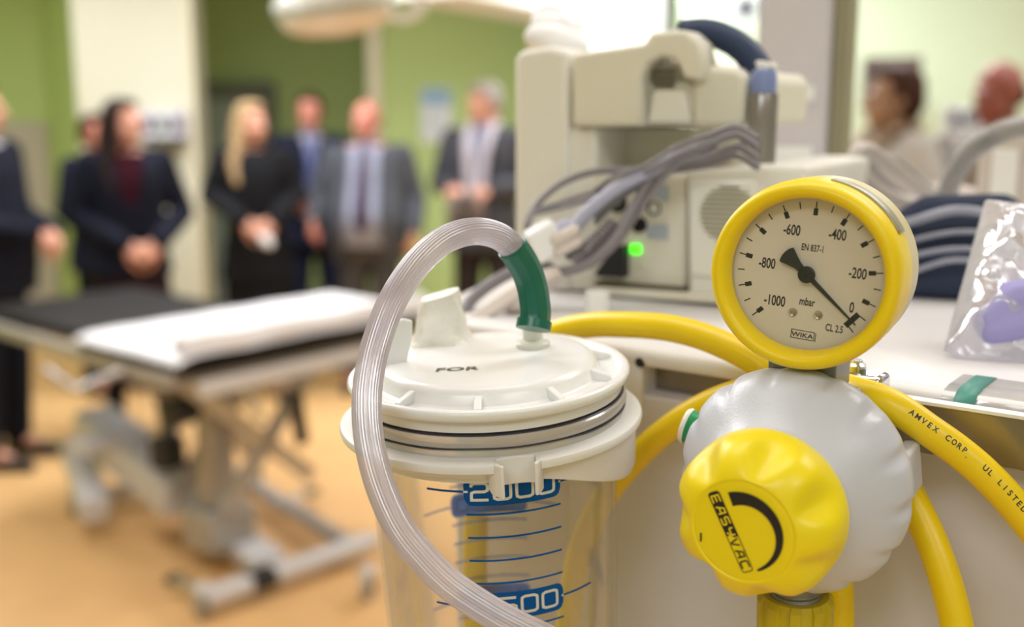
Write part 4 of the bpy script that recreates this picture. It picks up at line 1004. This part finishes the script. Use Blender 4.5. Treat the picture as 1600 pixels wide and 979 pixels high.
def digits(mb, fn, s_, h_, wd, pitch, x0):
    for i, ch in enumerate(s_):
        for p, c in GL[ch]:
            pts = [(x0+i*pitch+x*wd, y*h_) for x, y in densify(p, c)]
            put2d(mb, stroke2d(pts, h_*.17, c), fn)
def scale(th, flip):
    o = MB(); fn = lambda zc: wrap(th, zc)
    W = .0415
    for zc in (-.0367, -.0897, -.1427): block(o, wrap(th, zc), W, .0128, .0035)
    for k in range(1, 15):
        if k % 5 == 0: continue
        hline(o, wrap(th, -.0364-.0106*k), -W/2+.0005, W/2, 0)
    for zc in (-.0367, -.0897, -.1427):
        hline(o, wrap(th, zc), -W/2-.0165, -W/2-.0002, 0, .001); hline(o, wrap(th, zc), W/2+.0002, W/2+.0165, 0, .001)
    sc = o.build('volume_scale', M_blue, body, fix=False); sc['label'] = 'printed blue volume scale'
    for zc, s_ in ((-.0367, '2000'), (-.0897, '1500'), (-.1427, '1000')):
        d = MB()
        digits(d, wrap_up(th, zc, .00012), s_, .0074, .0082, .0094, -.0141)
        for s2 in (-1, 1): hline(d, wrap_up(th, zc, .00012), s2*W/2-.0009 if s2 > 0 else -W/2, s2*W/2 if s2 > 0 else -W/2+.0018, 0, .0009)
        d.build('volume_number', M_numeral, sc, fix=False)
scale(R(9.5), False); scale(R(186), True)
# central port and the capped side port on the lid
def lidpt(px, py, z=.005):
    p = on_plane(px, py, JC+JA*z, JA); return JI @ p
c = lidpt(833, 541)
PT = Matrix.Translation(c)
port = MB().lathe([(0, -.001), (.0078, -.001), (.0080, .0022), (.0070, .0032), (.0052, .0034), (.0047, .0040), (.0044, .0150), (.0036, .0150), (.0036, .004), (0, .004)], 40, PT).build('port', M_port, lid)
c2 = lidpt(688, 531)
def crumple(z): return z
rr = []
mb = MB(); n = 40; rows = []
for j in range(15):
    t_ = j/14; z = -.001+t_*.0235
    half = .0150-.0052*min(1, t_*1.6)**.8 if t_ < .3 else .0126-.0042*(t_-.3)/.7
    if j == 0: half = .0165
    for i in range(n):
        a = 2*PI*i/n; e = .55
        x = half*math.copysign(abs(math.cos(a))**e, math.cos(a)); y = half*.9*math.copysign(abs(math.sin(a))**e, math.sin(a))
        nz = noise.noise(Vector((x*260, y*260, z*120)))*.0013+noise.noise(Vector((x*90+5, y*90, z*90)))*.0022
        k = 1+nz/half*(1.3-t_*.5)
        zz = z+(.0022*(x/half)*t_*t_ if t_ > .5 else 0)+(noise.noise(Vector((x*150, y*150, 9)))*.002 if t_ < .1 else 0)*(1 if j else 0)
        mb.v.append((c2.x+x*k+.0008*t_, c2.y+y*k, c2.z+zz))
for j in range(14):
    for i in range(n): mb.f.append((j*n+i, j*n+(i+1) % n, (j+1)*n+(i+1) % n, (j+1)*n+i))
mb.v.append((c2.x, c2.y, c2.z+.0222)); e_ = len(mb.v)-1
for i in range(n): mb.f.append((14*n+i, 14*n+(i+1) % n, e_))
cap = mb.build('port_cap', M_cream, lid, smooth=45); cap['label'] = 'crumpled cream rubber cap over the side port'
# upright fin beside the cap
c3 = lidpt(617, 566)
m2 = frame_n((.25, -1, 0.05), (0, 0, 1), c3)
MB().prism([(-.009, -.002), (.0048, -.002), (.0085, .010), (.0095, .0185), (.005, .020), (-.002, .016)], -.0012, .0012, m2).build('lid_fin', M_white, lid, .0008)
# faded word on the lid
c4 = lidpt(716, 576)
mb = MB(); put2d(mb, text2d('FOR', .0052, 1.5), lambda x, y: (c4.x+x*.95+y*.1, c4.y-.001+y, .00535+.00008))
mb.build('lid_word', M_slot, lid, fix=False)

# ------------------------------------------------------------------ clear ribbed tubing with the green connector
conn = spline([at(833, 514, .485), at(836, 492, .486), at(834, 466, .486), at(828, 438, .485), at(817, 412, .482), at(800, 386, .478)], 8)
tub = spline([at(806, 396, .479), at(792, 378, .476), at(772, 366, .473), at(744, 361, .468), at(712, 367, .462), at(680, 385, .456), at(645, 420, .448), at(611, 474, .440), at(588, 535, .434), at(576, 590, .430), at(573, 640, .4265),
              at(578, 695, .423), at(594, 757, .419), at(623, 822, .4155), at(662, 872, .413), at(705, 914, .411), at(758, 950, .4095), at(806, 977, .4085), at(860, 1003, .408), at(930, 1040, .409), at(990, 1085, .413)], 10)
tb = thing('clear_tubing', 'clear ribbed suction tubing arching from the green connector down across the jar', 'tubing', tub[0])
off = Matrix.Translation(-tub[0])
def ridges(a, t): return 1+.026*math.cos(30*a)+.012*math.cos(11*a+2)
def loc(pts, o=tub[0]): return [p-o for p in pts]
MB().tube(loc(tub), .0058, 204, rf=ridges).build('tube', M_tube, tb, smooth=180)
def facets(a, t): 
    k = 9; q = (a % (2*PI/k))-PI/k; return math.cos(PI/k)/math.cos(q)*(1.0+.012*noise.noise(Vector((a*2, t*6, 0))))
rl = [.0075]*5+[.0071]*(len(conn)-5); 
g = MB().tube(loc(conn), rl, 88, rf=facets, caps=False, up=(1, 0, 0)); n_ = 88
inner = MB().tube(loc(conn), [.0061]*len(conn), 40, caps=False, up=(1, 0, 0))
g.add(inner.v, inner.f)
for (p, q, ro) in ((conn[0], conn[1], .0075), (conn[-1], conn[-2], .0071)):   # end rims
    ax = (q-p).normalized(); M = frame_axis(ax, p-tub[0], (1, 0, 0)) if abs(ax.dot(Vector((1, 0, 0)))) < .95 else frame_n(ax, (0, 0, 1), p-tub[0])
    g.lathe([(.0058, .0002), (ro*.985, .0001), (ro*1.0, .0012)], 44, M)
g.build('connector', M_green, tb, smooth=28)['label'] = 'dark green rubber connector'
cf = conn[:3]
MB().tube(loc(conn[0:6]), .00785, 44, caps=True).build('connector_cuff', M_green, tb)

# ------------------------------------------------------------------ vacuum regulator with gauge and knob
YAW = R(32)
RN = Vector((-math.sin(YAW), -math.cos(YAW), -.045)).normalized()
RC = at(1229, 760, .433)
RM = frame_n(RN, (0, 0, 1), RC) @ Matrix.Scale(1.04, 4)
reg = thing('vacuum_regulator', 'grey vacuum regulator with yellow knob and round yellow pressure gauge clamped to the rail', 'vacuum regulator', RM)
RI = RM.inverted()
bp = [(0, -.030), (.024, -.030), (.034, -.0275), (.0405, -.022), (.0438, -.015), (.0452, -.0085), (.0448, -.004), (.0432, .0005), (.0405, .0045), (.037, .0085), (.0335, .0125), (.0305, .0165), (.0285, .0200), (.027, .0215), (0, .0215)]
bw = {4: .3, 5: .9, 6: 1, 7: .7, 8: .22}
def scal(a, k, r, z):
    q = max(0, math.cos(14*a+.6))**2
    return r-.0017*q*bw.get(k, 0), z-.0006*q*bw.get(k, 0)
body = MB().lathe(bp, 224, rf=scal).build('regulator_body', M_grey, reg, smooth=70, sub=1)
body['label'] = 'light grey scalloped plastic housing'
kp = [(0, .0200), (.0272, .0200), (.0292, .0210), (.0300, .0240), (.0303, .0290), (.0301, .0335), (.0293, .0375), (.0275, .0412), (.0246, .0444), (.0216, .0464), (.0194, .0474), (.0184, .0477), (.01805, .0475), (.0178, .0472), (.0174, .0474), (.0170, .0476), (0, .0478)]
kw = {3: 0, 4: .2, 5: .6, 6: 1.1, 7: 1.3, 8: 1.0, 9: .5, 10: .12}
def lobes(a, k, r, z):
    q = (.5+.5*math.cos(7*(a-R(27))))**1.7
    return (r+.0004-.0032*q*kw.get(k, 0)) if k else r, z-.0006*q*kw.get(k, 0)
knob = MB().lathe(kp, 252, rf=lobes).build('control_knob', M_knob, reg, smooth=80, sub=1)
knob['label'] = 'yellow lobed control knob'
KZ = .04795
mk = MB(); n = 60; vs = []                                   # tapering black arc
for i in range(n+1):
    t_ = i/n; a = R(112-178*t_); ro = .0146; wd = .0044*(1-t_)**.8*(1 if t_ < .98 else 1)+.0007
    vs += [(ro*math.cos(a), ro*math.sin(a), KZ), ((ro-wd)*math.cos(a), (ro-wd)*math.sin(a), KZ)]
mk.add(vs, [(2*i, 2*i+1, 2*i+3, 2*i+2) for i in range(n)])
ang = R(-63.5); ca, sa = math.cos(ang), math.sin(ang); LX, LY = -.0042, -.0008
def kf(z): return lambda x, y: (LX+x*ca-y*sa, LY+x*sa+y*ca, z)
Lw, Lh = .0300, .0042
outl = rrect(Lw, Lh, .0011)
put2d(mk, stroke2d(outl, .00030, True), kf(KZ))
x_s = .0022                                                  # the first half of the band is solid black
half = [(x, y) for x, y in outl if x < 0]
half = [( -Lw/2+.0011, Lh/2)]+[p for p in outl[6:18]]+[(-Lw/2+.0011, -Lh/2), (x_s-.001, -Lh/2), (x_s-.001, -.0002), (x_s, .0004), (x_s, Lh/2)]
seen = []; [seen.append(p) for p in half if p not in seen]
mk.add([kf(KZ)(x, y) for x, y in seen], [tuple(range(len(seen)))])
LET = {'E': [[(.42, .5), (-.42, .5), (-.42, -.5), (.42, -.5)], [(-.42, 0), (.34, 0)]], 'A': [[(-.45, -.5), (-.1, .5), (.42, .5), (.42, -.5)], [(-.25, -.12), (.42, -.12)]],
       'S': [[(.42, .5), (-.30, .5), (-.42, .38), (-.42, .1), (-.3, 0), (.3, 0), (.42, -.1), (.42, -.38), (.3, -.5), (-.42, -.5)]],
       'Y': [[(-.42, .5), (-.42, .1), (-.3, 0), (.42, 0)], [(.42, .5), (.42, -.1), (0, -.5)]], 'V': [[(-.42, .5), (-.1, -.5), (.05, -.5), (.42, .5)]],
       'C': [[(.42, .5), (-.25, .5), (-.42, .36), (-.42, -.36), (-.25, -.5), (.42, -.5)]]}
yl = MB()
for i, ch in enumerate('EASYVAC'):
    x = -Lw/2+.0026+i*.00412
    dst = yl if i < 4 else mk
    for p in LET[ch]: put2d(dst, stroke2d([(x+px*.0030, py*.0028) for px, py in p], .00055), kf(KZ+.00008))
for px in (-.0152,):
    mk.box((px, -.0052, KZ-.0002), (.0005, .0032, .0005), None)
ko = mk.build('knob_print', M_ink, knob, fix=False); ko['label'] = 'black printed arc and word'
yl.build('knob_letters', M_knob, knob, fix=False)
# side button, side lug, neck, threaded collar and ribbed nut
a = R(165); rad = Vector((math.cos(a), math.sin(a), 0))
MBt = frame_n(rad, (0, 0, 1), rad*.0392+Vector((0, 0, -.0150)))
MB().lathe([(0, 0), (.0070, 0), (.0072, .0090), (.0066, .0098), (0, .0098)], 40, MBt @ Matrix.Diagonal((1.0, .8, 1, 1))).build('side_button', M_gbutton, reg)['label'] = 'green side button'
MB().lathe([(0, .0090), (.0076, .0090), (.0078, .0100), (.0070, .0112), (0, .0114)], 40, MBt @ Matrix.Diagonal((1.0, .8, 1, 1))).build('button_rim', M_cream, reg)
a = R(8); rad = Vector((math.cos(a), math.sin(a), 0)); M = frame_n(rad, (0, 0, 1), rad*.041+Vector((0, 0, -.0235)))
MB().prism([(-.010, -.013), (.008, -.015), (.0085, .010), (.004, .0135), (-.010, .012)], -.006, .0008, M).build('side_lug', M_grey, reg, .0015, 3)
MB().box((.0000, .0405, -.0235), (.0265, .012, .020)).build('gauge_neck', M_greydark, reg, .0006)
Mv = Matrix.Rotation(PI/2, 4, 'X')                          # local z -> -y (down)
DN = Matrix.Translation((.0025, -.001, -.008)) @ Mv @ Matrix.Diagonal((.86, .86, 1, 1))
MB().lathe([(0, .036), (.0125, .036), (.0125, .0425), (.0112, .0428), (.0118, .0440), (.0110, .0452), (.0116, .0464), (.0108, .0476), (.0112, .049), (0, .049)], 48, DN).build('threaded_collar', M_greydark, reg, smooth=30)
def ribs(a, k, r, z): 
    q = .5+.5*math.cos(10*a); return (r*(1-.09*(1 if q < .62 else 0)), z) if k in (2, 3) else (r, z)
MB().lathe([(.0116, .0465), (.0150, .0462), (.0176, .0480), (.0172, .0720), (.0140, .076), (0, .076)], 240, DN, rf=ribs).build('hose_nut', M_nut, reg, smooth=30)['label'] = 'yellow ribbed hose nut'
MB().box((0, .012, -.040), (.036, .04, .022)).build('rail_clamp', M_greydark, reg, .002)

# gauge, its own frame (slightly rolled)
GY = R(29.5); GN = Vector((-math.sin(GY), -math.cos(GY), -.012)).normalized()
GC = at(1256, 431, .417)
GM = frame_n(GN, (0, 0, 1), GC) @ Matrix.Rotation(R(-4.5), 4, 'Z')
def gpart(mb, name, m_, parent, **k): return mb.build(name, m_, parent, **k)
gp = [(.0296, -.0040), (.0297, -.0010), (.0303, .0022), (.0316, .0044), (.0334, .0050), (.0350, .0042), (.0362, .0022), (.0367, -.001), (.0369, -.006), (.0368, -.0165), (.0366, -.0172), (.0330, -.0172), (.0330, -.0040)]
gc = MB().lathe(gp+[gp[0]], 128).build('gauge_cover', M_yellow, reg, smooth=50)
gc.matrix_parent_inverse = Matrix.Identity(4); gc.matrix_local = RI @ GM
gc['label'] = 'yellow rubber gauge cover'
MB().lathe([(.0, -.036), (.0335, -.036), (.0358, -.0345), (.0364, -.0330), (.0364, -.0170), (0, -.0170)], 96).build('gauge_case', M_beigecase, gc)
MB().lathe([(.0300, -.0065), (.0330, -.0065), (.0330, -.0032), (.0298, -.0030)], 96).build('bezel_ring', M_greydark, gc)
mb = MB(); n = 24                                            # metal sticker wrapped on the case side, upper right
mb.add([((.0369+.0003)*math.cos(R(84-52*i/n)), (.0369+.0003)*math.sin(R(84-52*i/n)), z) for i in range(n+1) for z in (-.0065, -.0170)], [(2*i, 2*i+2, 2*i+3, 2*i+1) for i in range(n)])
mb.build('case_sticker', M_sticker, gc, solid=.0003)
DZ = -.0062
MB().lathe([(0, DZ-.001), (.0325, DZ-.001), (.0325, DZ), (0, DZ)], 96).build('dial', M_dial, gc)
K = .0002535; d5 = R(4.5)
def und(mx, my):                                             # picture offset on the dial -> dial coordinates (metres)
    x = mx*K/.985; y = -my*K+.075*x
    return x*math.cos(d5)-y*math.sin(d5), x*math.sin(d5)+y*math.cos(d5)
pr = MB(); zt = DZ+.00008
for k in range(21):
    a = R(-45+13.5*k); M = Matrix.Rotation(a, 4, 'Z')
    if k == 0: pr.box((.0268, 0, zt), (.0028, .00045, .00005), M)
    elif k % 2 == 0:
        pr.box((.0268, 0, zt), (.0028, .00045, .00005), M); pr.box((.0242, 0, zt), (.0027, .00175, .00005), M)
    else: pr.box((.0266, 0, zt), (.0027, .00045, .00005), M)
pr.box((.0242, 0, zt), (.0022, .0068, .00005), Matrix.Rotation(R(-39), 4, 'Z'))
def word(s_, mx, my, h_, sx):
    x0_, y0_ = und(mx, my); put2d(pr, text2d(s_, h_, sx), lambda x, y: (x0_+x, y0_+y, zt))
for s_, mx, my in (('-600', -27, -69), ('-400', 41, -60), ('-800', -63, -18), ('-200', 73, -1), ('-1000', -49, 41), ('0', 67, 51)): word(s_, mx, my, .0042, .64)
word('EN 837-1', 5, -40, .0027, .62); word('mbar', 1, 43, .0032, .66); word('CL 2.5', 43, 84, .0029, .64)
x0_, y0_ = und(-3, 96)
put2d(pr, text2d('WIKA', .0019, 1.25), lambda x, y: (x0_+x-.0004, y0_+y, zt))
put2d(pr, stroke2d([(.0042, -.0012), (.0042, .0017), (-.0048, .0017), (-.0048, -.0016), (.0048, -.0016), (.0048, .0016)], .0003), lambda x, y: (x0_+x, y0_+y, zt))
pr.build('dial_print', M_ink, gc, fix=False)['label'] = 'black printed numerals and marks'
for mx, my in ((-20, 60), (18.5, 64)):
    x, y = und(mx, my); M = Matrix.Translation((x, y, DZ))
    MB().lathe([(0, .0003), (.0007, .0003), (.0008, .0007), (.0014, .0009), (.0017, .0004), (.0017, 0), (0, 0)], 28, M).build('dial_screw', M_screw, gc)
NA = Matrix.Rotation(R(-38.5), 4, 'Z'); nz = DZ+.0020
nd = MB()
nd.prism([(.0, .0011), (.0, -.0011), (.0265, -.00025), (.0265, .00025)], nz, nz+.0004, NA)
fan = [(-.0025, -.0010)]+[(-.0115+.0012*math.cos(R(90*q/4))*1-.0006, -.0034+.0017*q) for q in range(5)]+[(-.0025, .0010)]
fan = [(-.0020, -.0013), (-.0050, -.0017), (-.0085, -.0030), (-.0104, -.0039), (-.0112, -.0037), (-.0119, -.0018), (-.0121, 0), (-.0119, .0018), (-.0113, .0034), (-.0106, .0036), (-.0085, .0028), (-.0050, .0017), (-.0020, .0013)]
nd.prism(fan, nz, nz+.0004, NA)
needle = nd.build('pointer', M_needle, gc)
MB().lathe([(0, DZ), (.0009, DZ), (.0009, nz-.0002), (.0033, nz-.0001), (.0033, nz+.0008), (.0028, nz+.0012), (.0007, nz+.0012), (.0005, nz+.0009), (0, nz+.0009)], 40).build('pointer_hub', M_needle, gc)
MB().lathe([(0, -.0028), (.0302, -.0028), (.0302, -.0036), (0, -.0036)], 80).build('lens', M_lens, gc)

# ------------------------------------------------------------------ yellow hoses
def hose(label, pts, text=None):
    P = spline(pts, 14); o = P[0]
    t = thing('vacuum_hose', label, 'hose', o, 'yellow vacuum hoses')
    h = MB().tube([p-o for p in P], .0066, 32).build('hose', M_hose, t, smooth=180)
    if text:
        s_, start, pitch, hh, rot = text
        L = [0]
        for a_, b_ in zip(P[:-1], P[1:]): L.append(L[-1]+(b_-a_).length)
        best = min(range(len(P)), key=lambda i: (P[i]-start).length); s0 = L[best]
        def fr(s):
            for i in range(len(P)-1):
                if L[i+1] >= s: break
            q = (s-L[i])/(L[i+1]-L[i]); p = P[i].lerp(P[i+1], q)
            T1 = (P[min(i+1, len(P)-1)]-P[max(i-1, 0)]).normalized(); T2 = (P[min(i+2, len(P)-1)]-P[i]).normalized(); T_ = T1.lerp(T2, q).normalized()
            N_ = (EYE-p); N_ = (N_-T_*N_.dot(T_)).normalized(); B_ = N_.cross(T_)
            if B_.z < 0: B_ = -B_
            return p, N_, B_
        mb = MB()
        for i, ch in enumerate(s_):
            if ch == ' ': continue
            def fn(x, y):
                p, N_, B_ = fr(s0+i*pitch+x); a_ = rot+y/.0066
                return p-o+(N_*math.cos(a_)+B_*math.sin(a_))*(.0066+.00012)
            tv = text2d(ch, hh, 1.0); wd_ = max(v[0] for v in tv[0])-min(v[0] for v in tv[0]); put2d(mb, text2d(ch, hh, min(1.0, .0020/wd_) if ch not in '.' else .8), fn if ch != '.' else (lambda x, y: fn(x-pitch*.2, y-hh*.43)))
        mb.build('hose_print', M_ink, t, fix=False)['label'] = 'black printed lettering'
    return t
hose('yellow hose looping over behind the jar lid to the back of the gauge',
     [at(742, 1600, .59), at(742, 1250, .59), at(742, 1060, .590), at(742, 900, .588), at(746, 780, .587), at(768, 660, .588), at(808, 575, .588), at(858, 526, .582), at(912, 509, .567), at(980, 507, .548), at(1055, 514, .530), at(1125, 536, .515), at(1195, 575, .502), at(1255, 640, .497), at(1293, 740, .495), at(1308, 860, .493), at(1312, 1000, .492), at(1312, 1300, .49), at(1312, 1700, .49)])
hose('yellow hose printed with black lettering arching behind the regulator to the right edge',
     [at(872, 1600, .59), at(874, 1250, .588), at(880, 1060, .585), at(890, 960, .582), at(907, 860, .574), at(946, 775, .562), at(1002, 707, .545), at(1065, 655, .527), at(1135, 620, .512), at(1215, 602, .495), at(1290, 602, .475), at(1345, 614, .455), at(1396, 634, .4445), at(1453, 673, .439), at(1498, 705, .437), at(1541, 742, .435), at(1590, 795, .433), at(1650, 875, .432), at(1690, 960, .433), at(1715, 1080, .436), at(1722, 1300, .44), at(1722, 1700, .45)],
     ('AMVEX CORP.  UL LISTED EC', at(1419, 648, .441), .00258, .0024, .30))
hose('short yellow hose curving down from behind the grey regulator at lower right',
     [at(1370, 690, .475), at(1405, 745, .466), at(1440, 810, .458), at(1467, 875, .452), at(1488, 945, .448), at(1500, 1010, .446), at(1507, 1120, .446), at(1508, 1300, .447), at(1508, 1700, .45)])
